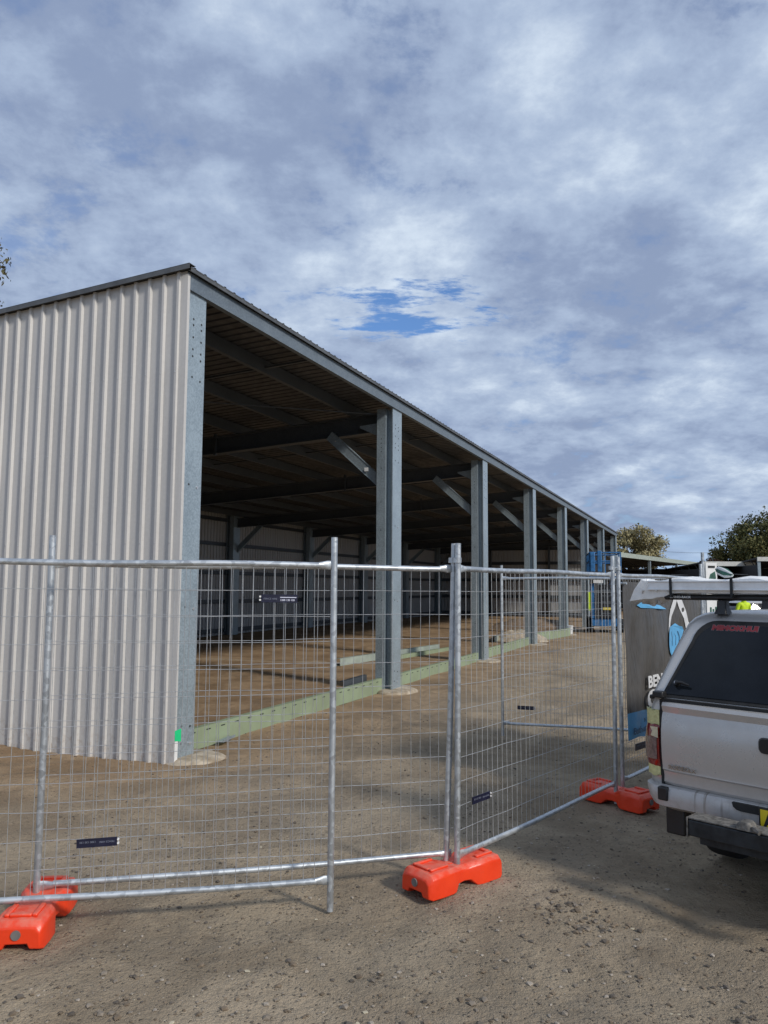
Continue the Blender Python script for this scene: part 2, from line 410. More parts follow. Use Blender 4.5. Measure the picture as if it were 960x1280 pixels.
def scatter(name, n, xr, yr, smin, smax, mats, flat=.6, near=True, power=2.2):
    vs = []; fs = []; mi = []
    base = np.array([(1,0,0),(0,1,0),(-1,0,0),(0,-1,0),(.5,.5,.75),(-.5,.5,.7),(-.5,-.5,.75),(.5,-.5,.7),(0,0,-.6)], float)
    F = [(0,1,4),(1,2,5),(2,3,6),(3,0,7),(0,4,7),(1,5,4),(2,6,5),(3,7,6),(4,5,6,7),(1,0,8),(2,1,8),(3,2,8),(0,3,8)]
    k = 0
    while k < n:
        y = yr[0] + (yr[1]-yr[0])*random.random()**1.8 if near else random.uniform(*yr)
        x = random.uniform(*xr)*(max(.35, y/yr[1]) if near else 1)
        if near and vnoise(np.array([x*.9]), np.array([y*.9]), 9)[0] + .35*random.random() < .5: continue
        s = smin + (smax-smin)*random.random()**power*random.random()
        a = random.random()*6.283; c, d = math.cos(a), math.sin(a)
        p = base*(1+.35*(rng.random(base.shape)-.5))*np.array([s, s*random.uniform(.6,1), s*flat*random.uniform(.7,1.1)])
        p = np.stack([p[:,0]*c-p[:,1]*d, p[:,0]*d+p[:,1]*c, p[:,2]], 1) + np.array([x, y, gz(x, y)+s*.15])
        b = len(vs); vs += p.tolist(); fs += [tuple(i+b for i in f) for f in F]; mi += [random.randrange(len(mats))]*len(F); k += 1
    if power > 2 and near and n > 1000:
        for cx, cy, sp_, cn in ((1.12,4.6,.13,70),(1.02,4.85,.10,30),(.15,3.75,.2,30),(-.45,3.9,.16,24),(2.0,4.0,.2,30),(-1.3,3.6,.25,26),(1.4,3.5,.25,34),(.4,3.3,.2,24)):
            for _ in range(cn):
                x, y = random.gauss(cx, sp_), random.gauss(cy, sp_*1.2); s = random.uniform(.006, .024)
                a = random.random()*6.283; c, d = math.cos(a), math.sin(a)
                p = base*(1+.35*(rng.random(base.shape)-.5))*np.array([s, s*.8, s*flat])
                p = np.stack([p[:,0]*c-p[:,1]*d, p[:,0]*d+p[:,1]*c, p[:,2]], 1) + np.array([x, y, gz(x, y)+s*.15])
                b = len(vs); vs += p.tolist(); fs += [tuple(i+b for i in f) for f in F]; mi += [random.choice((0,2,2,1))]*len(F)
    me = bpy.data.meshes.new(name); me.from_pydata(vs, [], fs)
    for m_ in mats: me.materials.append(m_)
    me.polygons.foreach_set('material_index', mi)
    o = bpy.data.objects.new(name, me); COL.objects.link(o); return o
st = [mat('stone_dark', (.12,.10,.08), .95, var=.2), mat('stone_mid', (.24,.20,.155), .95, var=.2), mat('clod', (.19,.145,.10), .95, var=.2), mat('stone_pale', (.36,.31,.25), .9, var=.2)]
tag(scatter('gravel', 12000, (-5.2, 5.4), (2.5, 12), .003, .020, st), 'loose stones and clods scattered over the bare ground', 'gravel', kind='stuff')
tag(scatter('straw_litter', 130, (-4, 4.5), (2.6, 9), .006, .03, [mat('dry_leaf', (.52,.45,.32), .9)], flat=.15), 'pale dry leaf bits lying on the dirt', 'leaf litter', kind='stuff')

# ------------------------------------------------------------------ the shed
BAY = 6.326; NB = 7; LEN = BAY*NB + .38; DEP = 12.0; SL = .056
shed = empty('steel_shed', P0, math.atan2(U.y, U.x))
tag(shed, 'long open-fronted steel farm shed clad in grey ribbed sheeting, unfinished', 'shed')
def zr(v): return 5.37 - SL*v      # underside of roof sheet

def rib_profile(length, pitch=.2, h=.030, off=.075):
    pts = [(0, 0)]; x = off
    while x + .07 < length:
        pts += [(x, 0), (x+.014, h), (x+.044, h), (x+.058, 0)]
        x += pitch
    pts = [p for p in pts if p[0] <= length]
    pts.append((length, 0)); return pts

def end_wall(name, x, sgn, ztop=True):
    """sheeting in plane x = const, ribs point to sgn side"""
    m = MB(); prof = rib_profile(DEP+.05)
    vs = []; n = len(prof)
    for (a, h) in prof:
        v = a - .02
        vs.append((x + sgn*h, v, -.055 - .014*v)); 
    for (a, h) in prof:
        v = a - .02
        vs.append((x + sgn*h, v, zr(v)+.0))
    m.add(vs, [((i, i+1, n+i+1, n+i) if sgn > 0 else (i, n+i, n+i+1, i+1)) for i in range(n-1)])
    # screw heads on the ribs at every girt
    for zz in (.62, 1.49, 2.32, 3.37, 4.22):
        for a in np.arange(.075+.031, DEP, .2):
            m.tube([(x + sgn*.029, a-.02, zz), (x + sgn*.035, a-.02, zz)], .0065, 6, mi=1)
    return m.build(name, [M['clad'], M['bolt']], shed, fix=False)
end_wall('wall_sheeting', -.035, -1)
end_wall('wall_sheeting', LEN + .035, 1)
# back wall
m = MB(); prof = rib_profile(LEN); n = len(prof)
m.add([(a, DEP+.035+h, -.06) for a, h in prof] + [(a, DEP+.035+h, zr(DEP)) for a, h in prof], [(i, n+i, n+i+1, i+1) for i in range(n-1)])
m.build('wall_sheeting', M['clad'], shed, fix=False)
# corner flashing of the near end wall
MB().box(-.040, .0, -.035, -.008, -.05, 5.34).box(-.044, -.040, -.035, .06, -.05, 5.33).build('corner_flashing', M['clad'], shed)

# roof
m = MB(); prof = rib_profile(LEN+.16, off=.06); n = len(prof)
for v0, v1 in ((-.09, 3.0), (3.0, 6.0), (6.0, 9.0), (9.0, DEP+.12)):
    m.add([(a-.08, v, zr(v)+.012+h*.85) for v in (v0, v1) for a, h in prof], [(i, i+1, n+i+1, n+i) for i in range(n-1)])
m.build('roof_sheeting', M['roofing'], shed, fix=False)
for x0, x1 in ((-.115, .0), (LEN, LEN+.115)):
    m = MB(); t0, t1 = -.10, DEP+.13
    m.prism([(x0, .0), (x1, .0), (x1, .006), (x0, .006)], (0, t0, zr(t0)+.044), (1,0,0), (0,0,1), (0, t1-t0, -SL*(t1-t0)))
    xx = x0 if x0 < 0 else x1-.006
    m.prism([(xx, -.055), (xx+.006, -.055), (xx+.006, -.002), (xx, -.002)], (0, t0, zr(t0)+.044), (1,0,0), (0,0,1), (0, t1-t0, -SL*(t1-t0)))
    m.build('barge_capping', M['capping'], shed)
# eave channel at the front: C shape open to the inside
m = MB()
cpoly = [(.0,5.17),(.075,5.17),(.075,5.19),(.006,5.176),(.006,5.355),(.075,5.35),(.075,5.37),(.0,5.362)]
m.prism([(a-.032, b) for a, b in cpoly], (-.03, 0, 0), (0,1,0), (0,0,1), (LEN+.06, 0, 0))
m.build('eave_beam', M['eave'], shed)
MB().prism([(-.034,5.372),(-.078,5.352),(-.084,5.352),(-.088,5.402),(-.083,5.402),(-.078,5.36),(-.034,5.379)], (-.06,0,0), (0,1,0), (0,0,1), (LEN+.12,0,0)).build('eave_trim', M['capping'], shed)

# columns
CW, CD = .38, .32
def column_mesh(corner=False):
    m = MB(); W = .36 if corner else .45
    prof = [(0,0),(W,0),(W,.02),(W-.13,.02),(W-.13,.145),(W,.145),(W,CD),(0,CD),(0,.145),(.13,.145),(.13,.02),(0,.02)]
    m.prism(prof, (0,0,-.08), (1,0,0), (0,1,0), (0,0,5.25))
    # holes and bolts: front face (v=0 side) and near face of the rear leg (x=0 side)
    def hole(p, ax, r=.011, mi=1, d=.002):
        a = Vector(p); m.tube([a, a + Vector(ax)*d], r, 8, mi=mi)
    for zz in (4.87, 4.80, 4.66, 4.52, 4.44, 4.20, 2.98, 1.62, .34, .16):
        for i, xx in enumerate((.13, .28)):
            bolt = (zz in (2.98, 1.62, .16)) and i
            hole((xx, 0, zz-.02*i), (0,-1,0), .017 if bolt else .014, 2 if bolt else 1, .008 if bolt else .0015)
    if not corner:
        for zz in (4.60, 4.52, 4.44, 4.36, 4.05, 3.42, 2.9, 2.25, 1.62, .95):
            hole((0, .23 if zz != 1.62 else .20, zz), (-1,0,0), .010)
        for dz in (.10, .20):
            for dv in (.19, .27): hole((0, dv, dz), (-1,0,0), .014, 2, .01)
    return m
cm = column_mesh().build('column', [M['galv'], M['hole'], M['bolt']], shed); cm.location = (BAY-.07, 0, 0)
c0 = column_mesh(True).build('column', [M['galv'], M['hole'], M['bolt']], shed)
def child_copy(o, loc, rz=0.0, parent=shed):
    c = o.copy(); COL.objects.link(c); c.parent = parent; c.location = loc; c.rotation_euler = (0,0,rz); return c
cols = [c0, cm]
for k in range(2, NB+1): cols.append(child_copy(cm, (BAY*k-.07, 0, 0)))
for k in range(0, NB+1): child_copy(cm, (BAY*k + CW, DEP, 0), math.pi)
# base plate brackets
# rafters (double C shape), knee braces, gussets
m = MB(); v0, v1 = .302, DEP-.30
I = [(.06,-.36),(.24,-.36),(.24,-.34),(.16,-.335),(.16,-.03),(.24,-.02),(.24,0),(.06,0),(.06,-.02),(.14,-.03),(.14,-.335),(.06,-.34)]
m.prism(I, (.06, v0, zr(v0)-.205), (1,0,0), (0,0,1), (0, v1-v0, -SL*(v1-v0)))
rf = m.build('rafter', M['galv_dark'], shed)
m = MB()
a, b = Vector((.03, .20, 3.72)), Vector((.03, 1.36, 4.76))
m.beam(a, b, .012, .17, (0,0,1)); 
d = (b-a).normalized(); nrm = Vector((1,0,0)).cross(d)
m.obox((a+b)/2 + nrm*.085 + Vector((.03,0,0)), d, (1,0,0), nrm, (b-a).length/2, .045, .005)
m.obox((a+b)/2 - nrm*.085 + Vector((.03,0,0)), d, (1,0,0), nrm, (b-a).length/2, .045, .005)
for q_ in (.12, .88):
    p = a.lerp(b, q_); m.tube([p, p - Vector((.022,0,0))], .014, 8, mi=1)
kb = m.build('knee_brace', [M['galv'], M['bolt']], shed)
gu = MB().prism([(.302, 4.66),(.302,4.93),(.72,4.90),(.72,4.86)], (.04,0,0), (0,1,0), (0,0,1), (.012,0,0)).build('gusset_plate', M['galv'], shed)
fb = MB().beam((.15, 4.05, 4.55), (.15, 4.05, 5.0), .05, .05, (0,1,0)).build('fly_brace', M['galv_dark'], shed)
kb.location = gu.location = rf.location = fb.location = (BAY, 0, 0)
for k in range(0, NB+1):
    if k != 1:
        child_copy(rf, (BAY*k, 0, 0)); child_copy(kb, (BAY*k, 0, 0)); child_copy(gu, (BAY*k, 0, 0)); child_copy(fb, (BAY*k, 0, 0))
    # rear knee braces
    c = child_copy(kb, (BAY*k+.3, DEP, -SL*DEP*.8), math.pi)
MB().box(-.003, .0, .52, .60, 4.02, 4.09).build('white_sticker', M['white'], None).parent = kb
kb.children[0].location = (.0, 0, 0)
# purlins: C channels on the rafters
pv = [.88, 2.22, 3.52, 4.85, 6.15, 7.45, 8.75, 10.05, 11.3]
C = [(0,0),(.07,0),(.07,.018),(.006,.006),(.006,.194),(.07,.182),(.07,.2),(0,.2)]
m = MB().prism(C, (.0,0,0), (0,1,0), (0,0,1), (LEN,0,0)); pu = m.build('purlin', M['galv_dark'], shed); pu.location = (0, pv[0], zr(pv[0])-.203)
for v in pv[1:]: child_copy(pu, (0, v, zr(v)-.203))
# bridging straps under the purlins at mid bay
br = MB().beam((0,.1,zr(.1)-.12), (0,DEP-.1,zr(DEP-.1)-.12), .045, .03).build('bridging', M['galv_dark'], shed); br.location = (BAY*.5, 0, 0)
for k in range(1, NB): child_copy(br, (BAY*(k+.5), 0, 0))
# diagonal rods in first bay
for k in (0, 3, 6):
    x0 = BAY*k+.3
    MB().tube([(x0, .4, zr(.4)-.23), (x0+BAY-.3, 5.8, zr(5.8)-.23)], .011, 6).build('brace_rod', M['galv_dark'], shed)
    MB().tube([(x0, 5.8, zr(5.8)-.25), (x0+BAY-.3, .4, zr(.4)-.25)], .011, 6).build('brace_rod', M['galv_dark'], shed)
# girts
G = [(0,0),(0,.15),(.02,.15),(.006,.144),(.006,.006),(.02,0)]
for z in (.10, 1.20, 2.30, 3.40, 4.35):
    if z < zr(DEP)-.2:
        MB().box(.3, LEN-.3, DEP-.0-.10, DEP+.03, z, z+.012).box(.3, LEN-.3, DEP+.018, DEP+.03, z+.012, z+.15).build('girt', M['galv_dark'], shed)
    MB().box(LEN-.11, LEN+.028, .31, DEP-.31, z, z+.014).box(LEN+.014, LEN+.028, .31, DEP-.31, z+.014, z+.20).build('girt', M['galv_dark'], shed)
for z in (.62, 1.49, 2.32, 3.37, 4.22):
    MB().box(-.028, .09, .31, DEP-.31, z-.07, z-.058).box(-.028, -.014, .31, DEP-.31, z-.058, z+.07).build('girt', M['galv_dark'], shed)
# end wall mullions
for x in (-.0, LEN-.2):
    for v in (4.2, 8.1): MB().box(x+.0, x+.18, v, v+.12, -.05, zr(v)-.58).build('mullion', M['galv_dark'], shed)
# footings
def footing(seed, rad=.5, zt=.025):
    r_ = random.Random(seed); m = MB(); n = 26; top = []; bot = []; mid_ = []
    ph = [r_.uniform(0, 6.28) for _ in range(4)]
    for i in range(n):
        a = 2*math.pi*i/n
        rr = rad*(1+.09*math.sin(a*2+ph[0])+.06*math.sin(a*3+ph[1])+.04*math.sin(a*7+ph[2])+.03*r_.uniform(-1,1))
        mid_.append((rr*.82*math.cos(a), rr*.82*math.sin(a), zt+.006*r_.uniform(-1,1)))
        top.append((rr*math.cos(a), rr*math.sin(a), zt-.03)); bot.append((rr*1.05*math.cos(a), rr*1.05*math.sin(a), -.15))
    m.loft([bot, top, mid_]); return m
for k in range(NB+1):
    f = footing(k, .42 if k else .34, .028 if k else .012).build('footing', M['concrete'], shed, smooth=60)
    f.location = (BAY*k + .15 + (.0 if k else .16), .02 if k else -.02, 0); f.scale = (1.15, .95, 1)
# marks on the corner column
stk = MB().prism([(0,.02),(.112,.0),(.122,.135),(.004,.125)], (0.002,-.0365,.195), (1,0,0), (0,0,1), (0,-.003,0)).build('green_sticker', M['sticker_green'], shed)
stk.parent = c0; stk.location = (-.04, 0, 0)
lb = MB().prism([(0,0),(.06,0),(.065,.25),(.005,.25)], (-.042,-.0365,-.04), (1,0,0), (0,0,1), (0,-.003,0)).build('white_label', M['white'], c0)

# ------------------------------------------------------------------ steel channels on the ground
def shed_pt(u, v, z=0): return P0 + U*u + V*v + Vector((0,0,z))
ANG = math.atan2(U.y, U.x)
def channel(name, u0, v0, u1, v1, h, w, label, mt, lift=0.0, slots=True, group=None, cat='steel channel'):
    a, b = shed_pt(u0, v0), shed_pt(u1, v1); d = b-a
    o = empty(name, (a.x, a.y, gz(a.x, a.y)+lift), math.atan2(d.y, d.x)); L = d.length
    tag(o, label, cat, group)
    t = .006
    prof = [(0,0),(w,0),(w,.02),(w-t,.02),(w-t,t),(t,t),(t,h-t),(w-t,h-t),(w-t,h-.02),(w,h-.02),(w,h),(0,h)]
    m = MB().prism(prof, (0,0,0), (0,1,0), (0,0,1), (L,0,0))
    if slots:
        s_ = m; x = .12
        while x < L-.1:
            s_.box(x, x+.085, -.0015, .0005, h-.052, h-.038, 1)
            x += .30
    m.build('web', [mt, M['slot']], o)
    return o
GC = 'green primed channels lying along the shed front'
channel('steel_channel', .46, .20, 6.24, .18, .245, .08, 'long green primed channel between the corner column and second column', M['green'], .0, True, GC)
channel('steel_channel', BAY+.40, .17, 2*BAY-.05, .15, .245, .08, 'long green primed channel between the second and third front columns', M['green'], .0, True, GC)
channel('steel_channel', 2*BAY+.40, .16, 3*BAY-.1, .17, .245, .08, 'long green primed channel between the third and fourth front columns', M['green'], .0, True, GC)
channel('steel_channel', 3*BAY+1.6, .35, 4*BAY-.5, -.2, .30, .08, 'dusty green channel resting askew before the fifth column', M['green'], .0, True, GC)
channel('steel_channel', 9.84, 2.73, 15.4, 2.12, .17, .12, 'silver channel lying on the dirt inside behind the second column', M['pale_green'], 0, False, 'loose channels on the shed floor')
channel('steel_channel', 12.0, 2.20, 15.9, 1.78, .10, .12, 'thin green channel lying against the silver one inside the shed', M['green'], 0, False, 'loose channels on the shed floor')
channel('steel_channel', 19.5, 1.50, 25.0, 1.75, .18, .12, 'pale channel on the floor behind the fourth front column', M['pale_green'], 0, False, 'loose channels on the shed floor')
channel('steel_offcut', 5.0, .36, 6.1, .42, .32, .07, 'short dark galvanised offcut standing behind the green channel', M['galv_dark'], 0, False)
o = empty('steel_plate', shed_pt(.98, .02) + Vector((0,0,.02)), ANG+.2); tag(o, 'small blue-grey steel plate lying beside the corner footing', 'steel plate')
MB().box(0,.36,0,.09,0,.012).box(0,.36,0,.006,.012,.03).build('plate', M['galv'], o)
# concrete and rubble heap past the third column
def heap(name, loc, rx, ry, h, seed, mt):
    r_ = random.Random(seed); m = MB(); rings = []
    for j in range(6):
        t = j/5; rr = math.cos(t*math.pi/2)*.97+.03
        rings.append([(rx*rr*math.cos(a)*(1+.16*r_.uniform(-1,1)), ry*rr*math.sin(a)*(1+.16*r_.uniform(-1,1)), -.05+h*math.sin(t*math.pi/2)*(1+.12*r_.uniform(-1,1))) for a in [2*math.pi*i/18 for i in range(18)]])
    m.loft(rings); o = m.build(name, mt, None, smooth=50); o.location = loc; return o
h1 = heap('spoil_heap', shed_pt(20.6, .9), 1.0, .5, .42, 3, M['concrete']); tag(h1, 'low pale heap of concrete spoil between fourth and fifth columns', 'spoil heap')
h2 = heap('spoil_heap', shed_pt(28.6, 2.0), 1.8, .8, .55, 5, mat('soil', (.22,.16,.11), .95, bump=1)); tag(h2, 'brown soil heap inside beyond the fifth front column', 'spoil heap')
# small white bucket standing by the fifth column
o = empty('bucket', shed_pt(4*BAY+.15, -.10) + Vector((0,0,.03))); tag(o, 'white plastic tub standing on the footing of the fifth column', 'bucket')
MB().loft([[(r*math.cos(t*.5236), r*math.sin(t*.5236), z) for t in range(12)] for r, z in ((.10,0),(.12,.30),(.128,.30),(.128,.335),(.11,.335))]).build('tub', M['white'], o, smooth=40)

# ------------------------------------------------------------------ temporary fence
def info_plate(parent, x, z, w=.21, h=.046, flip=False, tilt=0.0):
    pl = MB().box(0, w, -.012, -.006, 0, h).build('name_plate', M['navy'], parent)
    pl.location = (x, 0, z); pl.rotation_euler = (0, tilt, 0)
    k = -1 if flip else 1
    for zz in (.30, .72):
        for xx in ((-.006,) if not flip else (w+.006,)):
            MB().tube([(xx, -.016, h*zz), (xx, -.004, h*zz)], .006, 8).build('rivet', M['white'], pl)
    if not flip:
        text_obj('lettering', 'FENCE HIRE', .0135, M['plate_text_dim'], pl, (.014, -.0125, h*.36), (R(90),0,0), .0003, 1.1)
        MB().box(w*.52, w*.97, -.0135, -.012, h*.60, h*.70).build('rule', M['plate_text'], pl)
        text_obj('lettering', '1300 130 130', .015, M['plate_text'], pl, (w*.52, -.0125, h*.20), (R(90),0,0), .0003, 1.02, .0004)
    else:
        text_obj('lettering', 'FENCE HIRE', .0135, M['plate_text_dim'], pl, (w-.014, -.0125, h*.64), (R(90),R(180),0), .0003, 1.1)
        text_obj('lettering', '1300 130 130', .015, M['plate_text_dim'], pl, (w*.48, -.0125, h*.72), (R(90),R(180),0), .0003, 1.02)
    return pl

def fence_panel(a, b, z0a, z0b, label, plates=(), lean=0.0, seed=0, top_extra=.165, foot=.17, ztop=1.975, zlow=.175, rack=(0,0,0,0)):
    """a, b: ground points of the two uprights (x,y). local x from a to b"""
    r_ = random.Random(seed); a, b = Vector((*a, 0)), Vector((*b, 0)); d = b-a; L = d.length
    o = empty('mesh_fence', (a.x, a.y, z0a), math.atan2(d.y, d.x), lean); o.rotation_mode = 'XYZ'
    o.rotation_euler = (lean, -math.asin((z0b-z0a)/L), math.atan2(d.y, d.x))
    tag(o, label, 'fence panel', 'temporary mesh fence panels')
    pr = .019
    for x in (0, L):
        zb = zlow - foot; q0, q1 = (rack[0], rack[1]) if x == 0 else (rack[2], rack[3])
        MB().tube([(x+q0, 0, zb), (x+(q0+q1)/2+.002, 0, 1.0), (x+q1, 0, ztop+top_extra)], pr, 14).build('upright', M['tube'], o, smooth=40)
    for z in (zlow, ztop):
        s = 1 if z == ztop else 1
        pts = []; n = 14
        for i in range(n+1):
            t = i/n; pts.append((.085+(L-.17)*t, 0, z + (.004*math.sin(t*9+seed) if z == ztop else .006*math.sin(t*5+seed))))
        m = MB().tube(pts, .0175, 12)
        for x0, x1 in ((.012, .09), (L-.012, L-.09)):     # flattened, welded ends
            dx = (x1-x0); rings = []
            for t, hh, ww in ((0,.026,.005),(.35,.026,.006),(.7,.021,.012),(1,.0175,.0175)):
                rings.append([(x0+dx*t, ww*math.cos(q), z+hh*math.sin(q)) for q in [2*math.pi*i/12 for i in range(12)]])
            m.loft(rings)
        m.build('rail', M['tube'], o, smooth=40)
    m = MB(); n = int((L-.06)/.0625); dx = (L-.06)/n
    for i in range(1, n):
        x = .03+dx*i; w1, w2 = r_.uniform(-.004,.004), r_.uniform(-.004,.004); dd = r_.uniform(-.004,.004)
        m.tube([(x, -.003, zlow), (x+w1, dd-.003, zlow+.6), (x+w2, -dd-.003, zlow+1.2), (x, -.003, ztop)], .0016, 4, False)
    nh = 12
    for j in range(1, nh):
        z = zlow + (ztop-zlow)*j/nh; pts = []
        for i in range(9): pts.append((L*i/8, .002+r_.uniform(-.002,.002), z+r_.uniform(-.005,.005)))
        m.tube(pts, .0016, 4, False)
    m.build('wire_mesh', M['wire'], o, fix=False)
    for p in plates: info_plate(o, *p[:2], **p[2])
    return o

# panel A (nearest, free end stands on the ground), local x runs from far-left to right
Ar = (-.294, 4.686); Al = (-2.65, 4.222)
fence_panel(Al, Ar, 0.005, 0.005, 'nearest mesh panel on the left, its free right leg standing on bare dirt', [(2.40-.425, 1.755, dict(tilt=.01)), (2.40-1.385, .43, dict(flip=True, tilt=-.02))], seed=1)
Bl = (-1.93, 4.58); Br = (.452, 5.178)
fence_panel(Bl, Br, .0, .0, 'middle mesh panel behind the nearest one, between the left and middle orange feet', [], seed=2, rack=(0,0,-.052,.012))
Cl = (.480, 5.133); Cr = (2.02, 7.0)
fence_panel(Cl, Cr, .0, .0, 'mesh panel running from the middle orange foot to the one by the ute', [(.152, .455, dict(flip=True))], seed=3, rack=(-.012,.008,0,.03))
Dl = (2.12, 7.13); Dr = (3.62, 9.0)
fence_panel(Dl, Dr, .0, .0, 'mesh panel behind the silver ute carrying the dark banner', [(.29, .38, dict(w=.25, h=.06, flip=True, tilt=.03))], seed=4)
fence_panel((1.5, 10.05), (3.77, 9.27), .0, .0, 'farther free-standing mesh panel in the dirt yard beyond the banner', [(.19, .35, dict(flip=True))], seed=5, foot=.16)

def clamp(p, q, z, label):
    o = empty('pipe_coupler', ((p[0]+q[0])/2, (p[1]+q[1])/2, z), math.atan2(q[1]-p[1], q[0]-p[0]))
    tag(o, label, 'fence clamp', 'clamps joining the fence uprights'); D = math.hypot(q[0]-p[0], q[1]-p[1])/2
    ring = lambda x: [(x+.027*math.cos(t*.5236), .027*math.sin(t*.5236)) for t in range(12)]
    for x in (-D, D): MB().prism(ring(x), (0,0,-.017), (1,0,0), (0,1,0), (0,0,.034)).build('collar', M['tube'], o, smooth=40)
    if D > .05: MB().box(-D+.02, D-.02, -.01, .01, -.012, .012).tube([(0,-.03,0),(0,.03,0)], .008, 8).build('bolt', M['tube'], o)
    return o
clamp(Br, Cl, 2.03, 'galvanised clamp at the top of the uprights over the middle orange foot')
clamp(Cr, Dl, 2.035, 'galvanised clamp joining the two uprights at the banner edge')

# orange fence feet
def foot_mesh():
    L = .33; m = MB(); rings = []
    st_ = [(-L,.118,.012,.115),(-L+.03,.132,.0,.145),(-.22,.137,.0,.152),(-.13,.135,.0,.150),(-.095,.124,.0,.146),(-.055,.104,.036,.136),(0,.098,.040,.134),(.055,.104,.036,.136),(.095,.124,.0,.146),(.13,.135,.0,.150),(.22,.137,.0,.152),(L-.03,.132,.0,.145),(L,.118,.012,.115)]
    for x, w, zb, zt in st_:
        c = .028; r_ = []
        end = abs(x) > .29
        zb2 = .035 if end else zb      # notch under the ends between two toes
        for (y, z) in ((-w,zb),(-w,zb+.03),(-w*.985,zt-c),(-w+c*.9,zt-.003),(-w*.45,zt),(0,zt),(w*.45,zt),(w-c*.9,zt-.003),(w*.985,zt-c),(w,zb+.03),(w,zb),(w*.55,zb),(w*.45,zb2),(-w*.45,zb2),(-w*.55,zb)):
            r_.append((x, y, z))
        rings.append(r_)
    m.loft(rings); return m
foot0 = empty('ballast_block', (0,0,0))
foot_mesh().build('block', M['orange'], foot0, bevel=.008, bseg=2)
for sx in (-1, 1):
    m = MB()   # moulded handle ridge, a raised U on each lobe
    for y in (-.07, .07): m.box(sx*.20-.075, sx*.20+.075, y-.014, y+.014, .146, .163)
    m.box(sx*.20+sx*.062-.016, sx*.20+sx*.062+.016, -.056, .056, .146, .163)
    m.build('moulded_ridge', M['orange'], foot0, bevel=.007)
    MB().tube([(sx*.325,0,.082),(sx*.338,0,.082)], .024, 16).build('fill_plug', mat('grey_plug', (.16,.15,.14), .8), foot0, smooth=40)
    MB().tube([(sx*.045, 0, .126),(sx*.045, 0, .140)], .026, 14).build('post_socket', M['orange'], foot0, smooth=40)
def place_foot(o, x, y, ang, label):
    o.location = (x, y, gz(x, y)+.006); o.rotation_euler = (0, 0, ang); tag(o, label, 'fence foot', 'orange plastic fence feet'); return o
place_foot(foot0, -1.885, 4.50, math.atan2(.99, -.10), 'orange plastic block at the left edge of the photo, seen end-on')
place_foot(copy_tree(foot0), .452, 5.165, math.atan2(.65, .76), 'orange plastic block under the middle uprights of the fence')
place_foot(copy_tree(foot0), 2.06, 7.07, math.atan2(-.80, .60), 'orange plastic block beside the silver ute')

# ------------------------------------------------------------------ banner on panel D
dd = Vector((Dr[0]-Dl[0], Dr[1]-Dl[1], 0)).normalized()
ban = empty('banner', (Dl[0]-.018*dd.y*-1, Dl[1], 0), math.atan2(dd.y, dd.x))
nv = Vector((dd.y, -dd.x, 0)); ban.location = Vector((Dl[0], Dl[1], 0)) + nv*.03
tag(ban, 'black vinyl banner with white ribbon and blue strip tied to the fence', 'banner')
m = MB(); nxb, nzb = 40, 30
def bz(x, t):
    lo = .50 - .04*x/2.4 + .012*math.sin(x*7); hi = 1.93 - .02*abs(math.sin(x*4)); return lo + (hi-lo)*t
def by(x, t): return -.012*math.sin(x*5+t*6) - .010*math.sin(x*13-t*9) - .02*math.sin(t*3.14)*math.sin(x*2.2)
bx0, bx1 = .055, 2.34
for side, oy in ((0, 0), (1, .002)):
    vs = [(bx0+(bx1-bx0)*i/nxb + (.12*(1-j/nzb)*-1 + .08)*(1 if i == 0 else 0)*0, by(bx0+(bx1-bx0)*i/nxb, j/nzb)+oy, bz(bx0+(bx1-bx0)*i/nxb, j/nzb)) for j in range(nzb+1) for i in range(nxb+1)]
    fs = [(j*(nxb+1)+i, j*(nxb+1)+i+1, (j+1)*(nxb+1)+i+1, (j+1)*(nxb+1)+i) for j in range(nzb) for i in range(nxb)]
    if side: fs = [f[::-1] for f in fs]
    mi = [1 if (j < 5) else 0 for j in range(nzb) for i in range(nxb)]
    b0 = len(m.v); m.v += vs; m.f += [tuple(i+b0 for i in f) for f in fs]; m.m += mi
sheet = m.build('sheet', [M['banner'], M['sky_blue']], ban, smooth=180, fix=False)
def on_sheet(poly, name, mt, off=.006, nsub=1):
    """flat print following the sheet: fan poly subdivided along x"""
    vs = []
    for x, z in poly:
        t = (z-bz(x,0))/(bz(x,1)-bz(x,0)); vs.append((x, by(x, t)-off, z))
    m = MB(); m.add(vs, [tuple(range(len(vs)))]); o = m.build(name, mt, ban, fix=False); return o
def stroke(pts, w, name, mt, off=.006):
    m = MB(); vs = []
    P_ = [Vector((x, 0, z)) for x, z in pts]
    for i, p in enumerate(P_):
        d = (P_[min(i+1, len(P_)-1)]-P_[max(i-1, 0)]).normalized(); nn = Vector((-d.z, 0, d.x))
        for s in (-1, 1):
            q_ = p + nn*w/2*s; t = (q_.z-bz(q_.x,0))/(bz(q_.x,1)-bz(q_.x,0)); vs.append((q_.x, by(q_.x, t)-off, q_.z))
    m.add(vs, [(2*i, 2*i+1, 2*i+3, 2*i+2) for i in range(len(P_)-1)]); return m.build(name, mt, ban, fix=False)
stroke([(1.46,1.80),(1.40,1.70),(1.29,1.61),(1.225,1.53),(1.19,1.42),(1.19,1.30)], .10, 'ribbon', M['banner_white'])
stroke([(1.48,1.80),(1.56,1.69),(1.68,1.58),(1.80,1.47),(1.92,1.34)], .10, 'ribbon', M['banner_white'])
on_sheet([(1.11,1.36),(1.10,1.30),(1.15,1.22),(1.22,1.17),(1.32,1.20),(1.45,1.26),(1.58,1.35),(1.64,1.42),(1.58,1.46),(1.49,1.47),(1.40,1.50),(1.30,1.48),(1.20,1.47),(1.14,1.42)][::1], 'blue_emblem', M['sky_blue'], .014)
